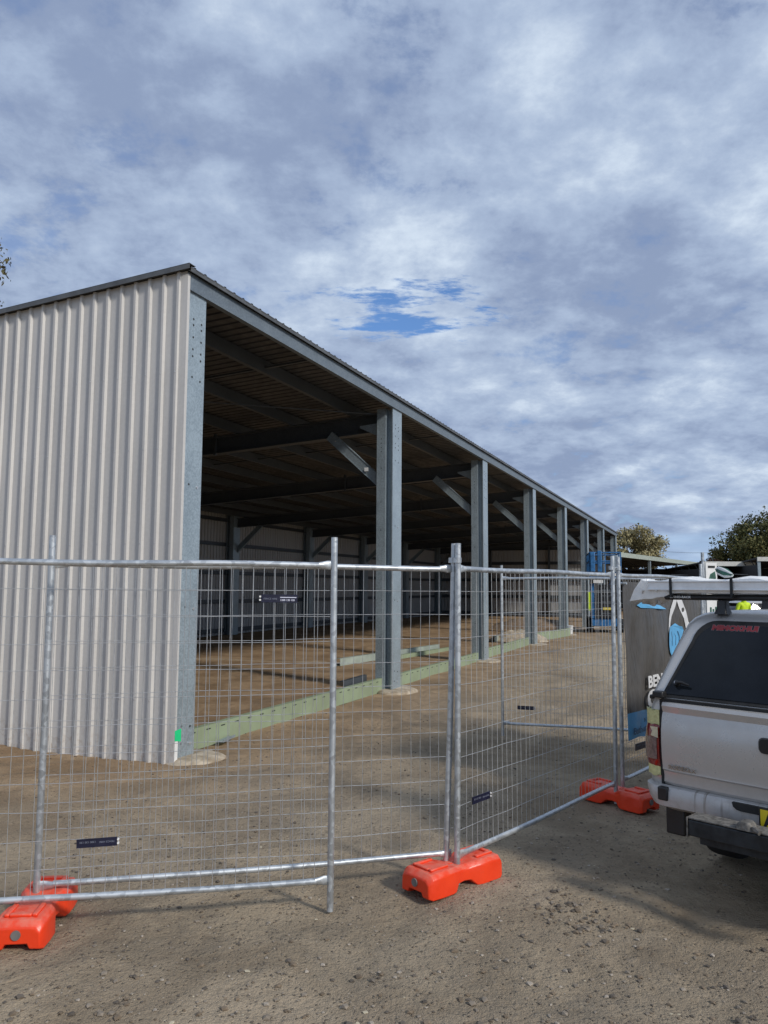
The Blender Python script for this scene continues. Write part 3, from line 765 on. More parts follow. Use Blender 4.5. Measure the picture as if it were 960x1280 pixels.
for px_ in (1.25, 1.35, 1.45): stroke([(px_, 1.28), (px_+.03, 1.36), (px_-.01, 1.42)], .014, 'emblem_line', M['banner_dark_text'], .018)
on_sheet([(.28,1.70),(.40,1.675),(.70,1.665),(1.0,1.645),(1.10,1.65),(.95,1.69),(.6,1.725),(.4,1.725)], 'blue_swash', M['sky_blue'], .012)
t1 = text_obj('lettering', 'BEN', .150, M['banner_white'], ban, (.50, -.034, .930), (R(90), 0, 0), .002, 1.42, .005)
t2 = text_obj('lettering', 'C', .215, M['banner_white'], ban, (.48, -.034, .745), (R(90), 0, 0), .002, 1.45, .012)
text_obj('lettering', 'N', .055, M['banner_dark_text'], ban, (.37, -.034, .632), (R(90), 0, 0), .001, 1.5)
text_obj('lettering', 'Bathurst', .085, M['banner_dark_text'], ban, (.125, -.034, .55), (R(90), 0, 0), .001, 1.35)
for x in (.07, .6, 1.2, 1.8, 2.33):
    MB().tube([(x, -.02, 1.90), (x, .035, 1.90)], .012, 10).build('eyelet', M['tube'], ban)

# upright sign with green emblem beyond the end of the banner
sg = empty('post_sign', (3.74, 9.16, 0), R(15)); tag(sg, 'white and green upright sign on a post beyond the ute rack', 'sign')
MB().tube([(-.02,.02,-.05),(-.02,.02,2.28)], .018, 10).build('post', M['tube'], sg, smooth=40)
MB().box(.0, .15, -.006, .006, 1.50, 2.16).build('board', M['white'], sg)
MB().prism([(.03,1.95),(.06,2.03),(.12,2.06),(.13,1.98),(.09,1.92)], (0,-.012,0), (1,0,0), (0,0,1), (0,.005,0)).build('leaf_emblem', M['sign_green'], sg)
for i_, (xx, zz) in enumerate(((.04,1.60),(.075,1.58),(.11,1.605))): MB().box(xx, xx+.018, -.012, -.007, zz-.06, zz+.045).build('print_mark', M['sign_green'], sg)
MB().box(.03, .12, -.012, -.007, 2.10, 2.125).build('print_mark', M['hole'], sg)

# ------------------------------------------------------------------ the ute
uteR = Vector((.69,-.724,0)).normalized(); O = Vector((1.775, 5.0, 0))
ute = empty('silver_ute', O, math.atan2(uteR.y, uteR.x)); tag(ute, 'silver utility with tinted canopy window and taped tail lamp, parked at right', 'ute')
CX = .70
def mir(x): return 2*CX - x
def ring(half, y0, y1, r, z): return rrect(CX-half, CX+half, y0, y1, r, z)
def superloft(levels): return [ring(*l) for l in levels]
# lower body
m = MB(); m.loft(superloft([(.80,.10,4.85,.10,.42),(.85,.05,4.93,.12,.52),(.87,.02,4.97,.11,.64),(.872,.015,4.96,.10,.80),(.87,.015,4.93,.10,1.0),(.862,.015,4.84,.10,1.08),(.845,.02,4.6,.10,1.13),(.82,.03,4.4,.10,1.165)]))
body = m.build('body', M['paint'], ute)
cut = MB()
for x0, x1 in ((CX-1.0, CX-.62), (CX+.62, CX+1.0)):
    for yc in (.98, 4.02):
        cut.prism([(yc+.43*math.cos(t*math.pi/16), .36+.43*math.sin(t*math.pi/16)) for t in range(32)], (x0,0,0), (0,1,0), (0,0,1), (x1-x0,0,0))
co_ = cut.build('cutter', M['black'], ute)
bo = body.modifiers.new('arch', 'BOOLEAN'); bo.object = co_; bo.operation = 'DIFFERENCE'; bo.solver = 'EXACT'
dg = bpy.context.evaluated_depsgraph_get(); dg.update()
me = bpy.data.meshes.new_from_object(body.evaluated_get(dg)); body.modifiers.clear(); body.data = me
me.polygons.foreach_set('use_smooth', [True]*len(me.polygons)); me.set_sharp_from_angle(angle=R(32))
bpy.data.objects.remove(co_)
MB().box(CX-.62, CX+.62, .3, 4.7, .30, .60).build('underbody', M['black'], ute)
# canopy
m = MB(); m.loft(superloft([(.845,.030,1.50,.05,1.167),(.835,.047,1.50,.05,1.19),(.785,.245,1.49,.055,1.45),(.748,.375,1.48,.06,1.62),(.725,.415,1.46,.08,1.662),(.68,.455,1.42,.09,1.692),(.60,.53,1.36,.12,1.710),(.3,.80,1.2,.15,1.722)]))
m.build('canopy', M['paint'], ute, smooth=30)
def cyr(z): return .030 + (z-1.167)*.7616
def rear_poly(pts, name, mt, off, th=.006, parent=None):
    """polygon (x,z) on the raked rear face of the canopy"""
    n_ = Vector((0,-1,.7616)).normalized(); f = []; k = []
    vs = [Vector((x, cyr(z), z)) + n_*off for x, z in pts] + [Vector((x, cyr(z), z)) + n_*(off-th) for x, z in pts]
    n = len(pts); fs = [tuple(range(n)), tuple(range(n, 2*n))[::-1]] + [(i, (i+1) % n, n+(i+1) % n, n+i) for i in range(n)]
    return MB().add(vs, fs).build(name, mt, parent or ute, smooth=30)
def window(inset):
    xa, xb = -.055+inset, .035+inset; z0, z1 = 1.172+inset*.6, 1.645-inset; r = .13
    pts = [(xa, z0)]
    for i in range(7):
        a = math.pi - (math.pi/2)*i/6; pts.append((xb+r+r*math.cos(a)+(.0), z1-r+r*math.sin(a)))
    return pts + [(mir(x), z) for x, z in pts[::-1]]
rear_poly(window(0), 'window_seal', M['rubber'], .006, .02)
gl = rear_poly(window(.028), 'rear_window', M['glass'], .010, .006)
# handle on the window
m = MB(); rk = math.atan2(.7616, 1)
def onrear(x, z, off): n_ = Vector((0,-1,.7616)).normalized(); return Vector((x, cyr(z), z)) + n_*off
m.tube([onrear(.03,1.245,.012), onrear(.03,1.245,.04)], .018, 12); m.tube([onrear(.03,1.245,.036), onrear(.07,1.246,.04), onrear(.115,1.238,.030)], [.012,.010,.007], 10)
hd = m.build('window_handle', M['black'], gl, smooth=40); 
MB().tube([onrear(.03,1.245,.040), onrear(.03,1.245,.043)], .010, 10).build('lock_barrel', M['chrome'], gl)
m = MB(); m.tube([onrear(1.37,1.245,.012), onrear(1.37,1.245,.04)], .018, 12); m.build('window_handle', M['black'], gl)
tx = text_obj('lettering', 'MIMOKHUI', .052, M['red_text'], gl, (.147, 0, 0), (math.pi/2-math.atan(.7616), 0, 0), .0005, 1.12, .003)
tx.location = onrear(.145, 1.585, .0115)
tx2 = text_obj('lettering', 'MIMOKHUI', .052, M['grey_text'], gl, (.147, 0, 0), (math.pi/2-math.atan(.7616), 0, 0), .0002, 1.12, .0055)
tx2.location = onrear(.145, 1.585, .0106)
# black clamp at canopy corner
for sx in (0, 1):
    m = MB(); f = (lambda x: mir(x)) if sx else (lambda x: x)
    xa, xb = sorted((f(-.085), f(-.015))); m.box(xa, xb, -.03, .03, 1.172, 1.212)
    xa, xb = sorted((f(-.115), f(-.087))); m.box(xa, xb, -.01, .02, 1.158, 1.185)
    m.build('corner_clamp', M['black'], ute, bevel=.008)
# tailgate
prof = [(.012,1.152),(-.006,1.146),(-.016,1.125),(-.004,1.085),(-.016,1.055),(-.030,.98),(-.033,.90),(-.028,.80),(-.020,.755),(-.022,.740),(-.008,.728),(-.004,.70),(-.006,.665),(.004,.648),(.012,.646)]
rings = []
nst = 22
for i in range(nst+1):
    x = -.035 + (mir(-.035)+.035)*i/nst; e = min(x+.035, mir(-.035)-x); bow = -.022*(1-((x-CX)/.735)**2); rnd = .010*math.exp(-e/.012)
    rings.append([(x, y+bow*(0 if y > .01 else 1)+rnd, z) for y, z in prof])
tg = MB().loft(rings, closed=False, caps=False)
tgo = tg.build('tailgate', M['paint'], ute, smooth=28)
m = MB(); m.box(-.052,-.036,.002,.03,.648,1.16).box(mir(-.036),mir(-.052),.002,.03,.648,1.16).box(-.05,mir(-.05),.0,.03,.622,.648).box(-.04,mir(-.04),.0,.03,1.153,1.168); m.build('shut_line', M['hole'], ute)
m = MB(); m.loft([rrect(CX-.135,CX+.135,.93,1.02,.03,0), rrect(CX-.125,CX+.125,.935,1.015,.03,.02)])
m.v = [(x, -.055-z, y) for x, y, z in m.v]; m.build('tailgate_handle', M['black'], tgo, smooth=40)
text_obj('badge', 'RODEO', .035, M['chrome'], tgo, (.015, -.038, .752), (R(90), 0, 0), .002, 1.1, .0005)
text_obj('badge', 'LX', .030, M['chrome'], tgo, (.150, -.046, .752), (R(90), 0, 0), .002, 1.1, .0005)
# tail lamps and tape: patches wrapped round the bed corner
def corner_patch(name, z0, z1, mt, off, parent, x_in=-.058, y_end=.20, bulge=0.0, nz=8, half=.872, mirror=False, seed=0):
    r = .10; cx_, cy_ = CX-half+r, .015+r; path = [(x_in, .015, 0, -1)]
    for i in range(9):
        a = R(-90 - 90*i/8); path.append((cx_+r*math.cos(a), cy_+r*math.sin(a), math.cos(a), math.sin(a)))
    path.append((CX-half, y_end, -1, 0))
    rings = []; r_ = random.Random(seed)
    for j in range(nz+1):
        t = j/nz; z = z0+(z1-z0)*t; o_ = off + bulge*math.sin(math.pi*min(1, max(0, t)))**.6
        row = [(x+nx_*o_, y+ny_*o_, z+(.006*r_.uniform(-1,1) if mt is M['tape'] and j in (0, nz) else 0)) for x, y, nx_, ny_ in path]
        inner = [(x-nx_*.004, y-ny_*.004, z) for x, y, nx_, ny_ in path[::-1]]
        rings.append([((mir(p[0]), p[1], p[2]) if mirror else p) for p in row+inner])
    return MB().loft(rings).build(name, mt, parent, smooth=50)
for mirr in (False, True):
    lamp = corner_patch('tail_lamp', .742, 1.008, M['red_lens'], .008, ute, bulge=.016, mirror=mirr, y_end=.24)
    corner_patch('clear_lens', .79, .925, M['clear_lens'], .024, lamp, x_in=-.085, bulge=.003, mirror=mirr, y_end=.15)
    
    if not mirr:
        corner_patch('tape_strip', 1.002, 1.092, M['tape'], .012, ute, seed=1)
        corner_patch('tape_strip', .690, .748, M['tape'], .010, ute, seed=2)
        MB().prism([(-.105,.935),(-.058,.925),(-.058,.99),(-.108,.99),(-.095,.965)], (0,-.022,0), (1,0,0), (0,0,1), (0,.004,0)).build('tape_strip', M['tape2'], lamp)
# bumper
m = MB(); m.loft([rrect(CX-.74,CX+.74,-.03,.26,.10,.512), rrect(CX-.82,CX+.82,-.058,.32,.12,.530), rrect(CX-.855,CX+.855,-.062,.34,.14,.57), rrect(CX-.868,CX+.868,-.056,.34,.13,.62), rrect(CX-.870,CX+.870,-.044,.34,.12,.640), rrect(CX-.862,CX+.862,-.02,.34,.12,.646)])
bump = m.build('rear_bumper', M['bumper'], ute, smooth=35)
MB().box(-.045, .020, -.072, .0, .562, .642).build('corner_step', M['black'], bump, bevel=.008)
MB().box(mir(.020), mir(-.045), -.072, .0, .562, .642).build('corner_step', M['black'], bump, bevel=.008)
MB().prism([(.41,.636),(.415,.612),(.435,.597),(.46,.592),(1.02,.592),(1.05,.61),(1.06,.636)], (0,-.070,0), (1,0,0), (0,0,1), (0,.03,0)).build('light_recess', M['hole'], bump)
# number plate
pl = MB().box(.572, .965, -.105, -.095, .512, .648).build('number_plate', M['black'], ute, bevel=.004)
MB().box(.583, .954, -.110, -.106, .522, .636).build('plate_face', M['yellow_plate'], pl)
text_obj('lettering', 'A', .115, M['hole'], pl, (.598, -.1105, .540), (R(90), 0, 0), .001, .85, .003)
# tow bar / step
st_ = empty('x', (0,0,0)); bpy.data.objects.remove(st_)
tb = MB().box(.25, 1.30, -.29, -.21, .458, .548).build('tow_bar', M['steel_dark'], ute, bevel=.008)
MB().box(.25, 1.30, -.288, -.15, .551, .560).build('step_tread', M['dusty'], tb, bevel=.003)
MB().box(.243, .249, -.295, -.15, .452, .560).build('end_plate', M['dusty'], tb)
MB().box(.30, .9, -.25, -.22, .415, .457).build('lower_lip', M['steel_dark'], tb)
m = MB(); m.loft([rrect(.52,.61,-.30,-.20,.02,.556), rrect(.525,.60,-.295,-.20,.02,.585), rrect(.54,.59,-.29,-.21,.02,.597)]); m.tube([(.61,-.28,.575),(.65,-.295,.560)], .014, 8); m.build('shackle', M['dusty'], tb, smooth=40)
for x in (.35, 1.05): MB().box(x, x+.06, -.27, .3, .46, .50).build('tow_bar_arm', M['steel_dark'], tb)
# mud flaps, wheels
for sx in (0, 1):
    f = (lambda x: mir(x)) if sx else (lambda x: x)
    xa, xb = sorted((f(-.09), f(.20))); MB().box(xa, xb, .42, .432, .30, .60).build('mud_flap', M['rubber'], ute)
    xa, xb = sorted((f(-.02), f(.10))); MB().box(xa, xb, -.02, .10, .36, .52).build('bumper_bracket', M['black'], ute, bevel=.01)
for x in (CX-.735, CX+.735):
    for yc in (.98, 4.02):
        s = -1 if x < CX else 1
        w = empty('wheel', (x, yc, .352)); w.parent = ute
        prof_w = [(.17,.20),(.12,.20),(.12,.235),(.115,.30),(.095,.345),(.06,.352),(-.06,.352),(-.095,.345),(-.115,.30),(-.12,.235),(-.12,.20)]
        rings = [[(a*s*1.0 if False else a*.95, r*math.cos(t*math.pi/16), r*math.sin(t*math.pi/16)) for t in range(32)] for a, r in prof_w[1:]]
        MB().loft(rings, caps=False).build('tyre', M['rubber'], w, smooth=40)
        m = MB(); m.loft([[(a*s, r*math.cos(t*math.pi/16), r*math.sin(t*math.pi/16)) for t in range(32)] for a, r in ((-.10,.205),(.10,.205),(.115,.19),(.06,.17),(.07,.05),(.09,.04))])
        m.build('rim', M['rim'], w, smooth=40)
# cab
m = MB(); m.loft(superloft([(.79,1.53,3.72,.10,1.168),(.70,1.56,3.05,.12,1.55),(.67,1.58,2.92,.12,1.62)])); m.build('cab_glass', M['glass'], ute, smooth=35)
m = MB(); m.loft(superloft([(.675,1.57,2.95,.12,1.62),(.66,1.58,2.90,.14,1.675),(.58,1.66,2.80,.16,1.70),(.3,1.8,2.6,.15,1.71)])); m.build('cab_roof', M['paint'], ute, smooth=40)
for sx in (0, 1):
    f = (lambda x: mir(x)) if sx else (lambda x: x)
    for (ya, yb) in ((1.56,1.58),(2.42,2.40),(3.62,2.93)):
        MB().beam((f(-.085), ya, 1.16), (f(.035), yb, 1.64), .03, .09, (0,1,0)).build('pillar', M['paint'], ute)
    MB().box(*sorted((f(-.185), f(-.175))), 1.60, 3.4, 1.02, 1.035).build('side_moulding', M['black'], ute)
    m = MB(); xa, xb = sorted((f(-.36), f(-.20))); m.loft([rrect(xa, xb, 3.20, 3.29, .03, 1.14), rrect(xa, xb, 3.20, 3.29, .03, 1.29)]); m.tube([(f(-.22),3.25,1.17),(f(-.12),3.25,1.15)], .015, 8); m.build('side_mirror', M['black'], ute, smooth=40)
    xa, xb = sorted((f(-.13), f(.18))); MB().box(xa, xb, 4.90, 4.985, .74, .93).build('headlight', M['clear_lens'], ute, bevel=.02)
MB().box(CX-.48, CX+.48, 4.93, 4.99, .74, .90).build('grille', M['black'], ute, bevel=.01)
m = MB(); m.loft([rrect(CX-.86,CX+.86,4.60,5.06,.14,.42), rrect(CX-.88,CX+.88,4.6,5.10,.16,.55), rrect(CX-.87,CX+.87,4.6,5.07,.15,.68)]); m.build('front_bumper', M['bumper'], ute, smooth=35)
m = MB(); m.loft(superloft([(.80,3.42,4.88,.2,1.02),(.78,3.60,4.80,.2,1.10),(.70,3.68,4.62,.2,1.15)])); m.build('bonnet', M['paint'], ute, smooth=40)

# roof rack bars
for yb in (.45, 1.20):
    bar = MB().prism([(-.016,0),(.016,0),(.034,.012),(.034,.024),(.016,.040),(-.016,.040),(-.034,.024),(-.034,.012)], (-.212, yb, 1.778), (0,1,0), (0,0,1), (mir(-.212)+.212, 0, 0)).build('rack_bar', M['black'], ute, bevel=.003)
    for x in (.145, mir(.205)):
        m = MB(); m.loft([rrect(x-.01,x+.075,yb-.06,yb+.06,.02,1.690), rrect(x+.0,x+.065,yb-.04,yb+.04,.02,1.73), rrect(x+.002,x+.063,yb-.036,yb+.036,.02,1.777)]); m.build('rack_foot', M['black'], bar, smooth=40)
    if yb < 1:
        text_obj('lettering', 'RHINO-RACK', .020, M['white'], bar, (-.17, yb-.0345, 1.791), (R(90),0,0), .0004, 1.2, .0006)

# awning bag across the rack (its own thing, resting on the bars)
aw = empty('awning_bag', O + Vector((0,0,0)), math.atan2(uteR.y, uteR.x)); tag(aw, 'long white vinyl awning bag with aluminium face strapped across the rack', 'awning')
nst = 40; rings = []; r_ = random.Random(4)
for i in range(nst+1):
    x = -.40 + (1.94)*i/nst; e = max(0, 1-(x+.40)/.20)
    droop = .06*max(0, 1-(x+.40)/.26)**.8 if x < -.14 else 0
    zb, zt = 1.826-droop, 1.922-.012*math.sin(i*.7); y0, y1 = .415-.01*e, .62; pp = []
    for (yy, zz) in ((y0,zb),(y0-.006,(zb+zt)/2),(y0+.0,zt-.012),(y0+.03,zt),(y0+.12,zt+.004),(y1-.02,zt-.008),(y1,zt-.04),(y1+.005,(zb+zt)/2),(y1-.01,zb+.01),(y0+.1,zb-.006)):
        pp.append((x+(.008*r_.uniform(-1,1) if e > 0 else 0) + (.05*e*((zz-1.88)/.1) if i == 0 else 0), yy+.008*r_.uniform(-1,1)*(1 if e > 0 else .35), zz+.007*r_.uniform(-1,1)*(1 if e > 0 else .4)))
    rings.append(pp)
MB().loft(rings).build('vinyl_cover', M['vinyl'], aw, smooth=45)
m = MB(); m.box(-.32, 1.55, .392, .402, 1.846, 1.906); m.box(-.32, 1.55, .384, .391, 1.898, 1.908); m.box(-.32, 1.55, .384, .391, 1.844, 1.852); m.box(-.322,-.316,.384,.402,1.844,1.920)
m.build('aluminium_face', M['alu'], aw, bevel=.002)
m = MB()   # crumpled loose end hanging by the fence
rings = []
for i in range(9):
    t = i/8; x = -.40+.22*t; zb = 1.735+.045*t+.012*math.sin(i*2.1); zt = 1.84
    rings.append([(x+.022*math.sin(i*1.7+q*1.9), .40+.055*q+.028*math.sin(i*2.3+q*2.6), zb+.012*math.sin(i*3.1+q)+(zt-zb)*abs(1-q/2) ) for q in range(5)])
m.loft(rings, closed=False, caps=False); lo = m.build('loose_end', M['vinyl'], aw, smooth=180, fix=False)
sd = lo.modifiers.new('s', 'SOLIDIFY'); sd.thickness = .004
for x in (-.155, .255, .70, 1.15):
    MB().box(x, x+.018, .378, .383, 1.815, 1.925).box(x, x+.018, .378, .63, 1.948, 1.951).box(x+.002, x+.014, .375, .41, 1.795, 1.822).build('strap', M['steel_dark'], aw)
# striped coil lying on the bag
cb = empty('rolled_umbrella', O, math.atan2(uteR.y, uteR.x)); tag(cb, 'rolled green and white striped umbrella lying on the awning bag', 'umbrella')
m = MB()
for i in range(6):
    a = i*math.pi/3
    m.tube([(.045+.0, .66, 1.99), (.08+.006*math.cos(a), .64+.02*math.cos(a), 1.978+.02*math.sin(a)), (.14+.006*math.cos(a), .60+.024*math.cos(a), 1.958+.022*math.sin(a)), (.20, .56, 1.945+.004*math.sin(a))], [.004,.012,.013,.008], 6, mi=i % 2)
m.build('cloth', [M['white'], M['sign_green']], cb, smooth=60)

# ------------------------------------------------------------------ scissor lift
sl = empty('scissor_lift', (9.75, 35.0, gz(9.75, 35)), R(-12)); tag(sl, 'blue scissor lift with railed platform parked by the far end of the shed', 'scissor lift')
MB().box(-.62,.62,-1.2,1.2,.28,.62).build('chassis', M['blue'], sl, bevel=.03)
for x in (-.62,.62):
    for y in (-.8,.8): MB().tube([(x-.11,y,.3),(x+.11,y,.3)], .30, 20).build('wheel', M['rubber'], sl, smooth=40)
m = MB().box(-.42,.46,-1.27,-.9,.62,2.05); eng = m.build('power_pack', M['black'], sl, bevel=.02)
for z in (.80,1.05,1.30,1.55,1.80): MB().box(-.20,.38,-1.285,-1.272,z,z+.05).build('grille_bar', M['galv_dark'], eng)
for x in (-.22,.02,.22): MB().box(x,x+.04,-1.30,-1.287,.75,1.95).build('grille_post', M['galv_dark'], eng)
MB().box(-.12,.24,-1.315,-1.302,.98,1.08).build('yellow_plate', M['yellow_plate'], eng)
MB().box(-.62,-.46,-1.22,-.7,.62,2.1).build('side_tray', M['blue'], sl, bevel=.02)
MB().box(.48,.62,-1.22,-.7,.62,2.1).build('side_tray', M['blue'], sl, bevel=.02)
MB().box(-.73,-.64,-1.24,-1.16,.95,1.75).build('warning_bar', M['hivis'], sl)
for sx_ in (-.35,.35):
    m = MB()
    for k in range(5):
        z0 = .70+.32*k
        m.beam((sx_,-.8,z0),(sx_,1.05,z0+.32),.05,.10); m.beam((sx_*.8,1.05,z0),(sx_*.8,-.8,z0+.32),.05,.10)
    m.build('scissor_arms', M['blue'], sl)
MB().box(-.66,.66,-1.3,1.3,2.30,2.52).build('platform', M['blue'], sl, bevel=.01)
MB().box(-.15,.5,-1.33,-1.305,2.42,2.54).build('white_decal', M['white'], sl)
MB().box(-.5,-.1,-1.33,-1.305,2.12,2.26).build('pale_cover', M['white'], sl)
m = MB()
for x in (-.64,.64):
    for y in (-1.28,-.45,.45,1.28): m.tube([(x,y,2.5),(x,y,3.42)], .030, 8)
    for z in (3.05,3.42): m.tube([(x,-1.28,z),(x,1.28,z)], .028, 8)
for y in (-1.28,1.28):
    m.tube([(0,y,2.5),(0,y,3.42)], .025, 8)
    for z in (3.05,3.42): m.tube([(-.64,y,z),(.64,y,z)], .028, 8)
m.build('guard_rail', M['blue'], sl, smooth=40)
MB().box(-.62,-.42,-1.36,-1.26,2.6,3.45).build('control_box', M['blue'], sl, bevel=.02)
MB().box(-.32,-.14,-1.34,-1.27,2.6,3.5).build('control_box', M['blue'], sl, bevel=.02)
MB().box(.30,.52,-1.34,-1.29,2.6,3.3).build('grey_locker', M['galv'], sl, bevel=.01)

# ------------------------------------------------------------------ background sheds
def open_shed(name, a, b, h, depth, label, fascia, posts=6, th=.28, pitch=6.0, slope=-.05):
    a, b = Vector((*a, 0)), Vector((*b, 0)); d = b-a; L = d.length
    o = empty(name, a, math.atan2(d.y, d.x)); tag(o, label, 'shed')
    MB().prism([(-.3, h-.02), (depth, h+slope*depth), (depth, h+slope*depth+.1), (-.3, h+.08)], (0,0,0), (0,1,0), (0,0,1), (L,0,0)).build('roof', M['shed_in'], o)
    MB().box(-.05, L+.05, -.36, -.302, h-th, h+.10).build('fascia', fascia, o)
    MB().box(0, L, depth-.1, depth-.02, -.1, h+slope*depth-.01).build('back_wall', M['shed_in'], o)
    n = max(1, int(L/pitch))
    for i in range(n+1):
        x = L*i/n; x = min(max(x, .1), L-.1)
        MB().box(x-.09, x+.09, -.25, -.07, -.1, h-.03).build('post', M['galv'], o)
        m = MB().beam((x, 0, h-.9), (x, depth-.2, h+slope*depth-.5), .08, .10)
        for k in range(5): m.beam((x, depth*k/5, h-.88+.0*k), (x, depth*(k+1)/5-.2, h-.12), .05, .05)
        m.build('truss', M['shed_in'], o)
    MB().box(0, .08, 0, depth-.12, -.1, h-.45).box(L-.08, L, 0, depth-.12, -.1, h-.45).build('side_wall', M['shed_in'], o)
    return o
open_shed('open_shed', (15.6, 53.6), (29.6, 74.5), 4.25, 12, 'long dark open-fronted shed with a pale green roof edge beyond the yard', M['shed_green'], th=.22, pitch=7)
open_shed('open_shed', (24.15, 60.0), (28.1, 60.0), 3.86, 8, 'low open bay with a white fascia under the dark tree', M['plaster'], th=.24, pitch=5)
open_shed('open_shed', (26.75, 56.5), (38.0, 55.0), 4.08, 9, 'taller open bay with a white fascia at the right edge', M['plaster'], th=.2, pitch=6)

# ------------------------------------------------------------------ trees
def tree(name, x, y, h, crown_r, crown_z, n_cl, n_leaf, leaf, mt, label, seed, group=None, squash=.8, trunk=.3):
    r_ = np.random.default_rng(seed); o = empty(name, (x, y, -.05)); tag(o, label, 'tree', group)
    cz = crown_z
    th = r_.uniform(0, 2*np.pi, n_cl); ph = np.arccos(r_.uniform(-.75, 1, n_cl)); rad = crown_r*r_.uniform(.3, 1.1, n_cl)**.6
    cc = np.stack([rad*np.sin(ph)*np.cos(th), rad*np.sin(ph)*np.sin(th), cz+rad*np.cos(ph)*squash], 1)
    m = MB(); rd = random.Random(seed)
    m.tube([(0,0,0),(.1*trunk,0,cz*.35),(.2*trunk,.1,cz*.7),(0,0,cz)], [trunk*1.2, trunk, trunk*.75, trunk*.4], 10)
    for i in range(min(n_cl, 16)):
        c = cc[i]; z0 = cz*rd.uniform(.4,.8); p = Vector((c[0]*.5, c[1]*.5, (z0+c[2])/2+.2))
        m.tube([(.1*trunk,0,z0), p, tuple(c)], [trunk*.45, trunk*.25, trunk*.08], 6)
    m.build('trunk', M['bark'], o, smooth=60)
    which = r_.integers(0, n_cl, n_leaf); cs = crown_r*r_.uniform(.18,.34, n_cl)
    dv = r_.normal(size=(n_leaf, 3)); dv /= np.linalg.norm(dv, axis=1)[:, None]
    P = cc[which] + dv*(cs[which]*r_.uniform(.35, 1.05, n_leaf))[:, None]*np.array([1,1,.75])
    nrm = dv + r_.normal(size=(n_leaf,3))*.6; nrm /= np.linalg.norm(nrm, axis=1)[:, None]
    t = np.cross(nrm, r_.normal(size=(n_leaf,3))); t /= np.linalg.norm(t, axis=1)[:, None]; b = np.cross(nrm, t)
    s = (leaf*r_.uniform(.5, 1.2, n_leaf))[:, None]
    vs = np.stack([P-t*s, P-b*s*.55, P+t*s, P+b*s*.55], 1).reshape(-1, 3)
    me = bpy.data.meshes.new('crown'); me.from_pydata(vs.tolist(), [], np.arange(n_leaf*4).reshape(-1, 4).tolist()); me.materials.append(mt)
    c = bpy.data.objects.new('crown', me); COL.objects.link(c); c.parent = o
    return o
F_aut = foliage('autumn_leaves', (.22,.20,.10), (.33,.28,.14), (.40,.35,.20), .5)
F_dark = foliage('dark_leaves', (.040,.055,.020), (.095,.10,.035), (.18,.15,.055), .45)
F_red = foliage('reddish_leaves', (.04,.018,.012), (.05,.03,.015), (.06,.035,.02), .5)
F_gum = foliage('gum_leaves', (.06,.065,.03), (.11,.105,.05), (.17,.14,.08), .8)
tree('autumn_tree', 25.6, 82, 8, 3.4, 5.7, 70, 15000, .15, F_aut, 'yellow-brown autumn tree rising behind the long shed', 11, squash=.72)
tree('autumn_tree', 22.3, 84, 8, 2.3, 5.6, 36, 6500, .15, F_aut, 'smaller golden tree hard against the end of the new shed', 12, squash=.8)
tree('evergreen_tree', 48.6, 96, 11, 6.9, 5.4, 150, 60000, .20, F_dark, 'big dark green tree above the white fascia at right', 13, squash=.78, trunk=.6)
tree('small_tree', 38.5, 92, 6, 1.5, 4.4, 24, 2500, .15, F_red, 'small dark reddish tree left of the big evergreen', 14, squash=.6)
tree('gum_tree', -19.55, 31.0, 16, 3.9, 14.3, 70, 9000, .13, F_gum, 'sparse gum tree reaching in at the left edge above the shed', 15, squash=1.1, trunk=.4)

# power line far behind
o = empty('power_line', (0,0,0)); tag(o, 'thin overhead cable crossing the sky between the two far trees', 'cable')
m = MB(); m.tube([(24, 105, 7.9), (32, 104, 7.0), (40, 103, 6.6), (48, 102, 6.6)], .018, 5); m.build('wire', M['shed_in'], o)
for x_, y_ in ((24,105),(48,102)): MB().tube([(x_,y_,-.1),(x_,y_,8.2)], [.16,.11], 8).build('pole', M['bark'], o)

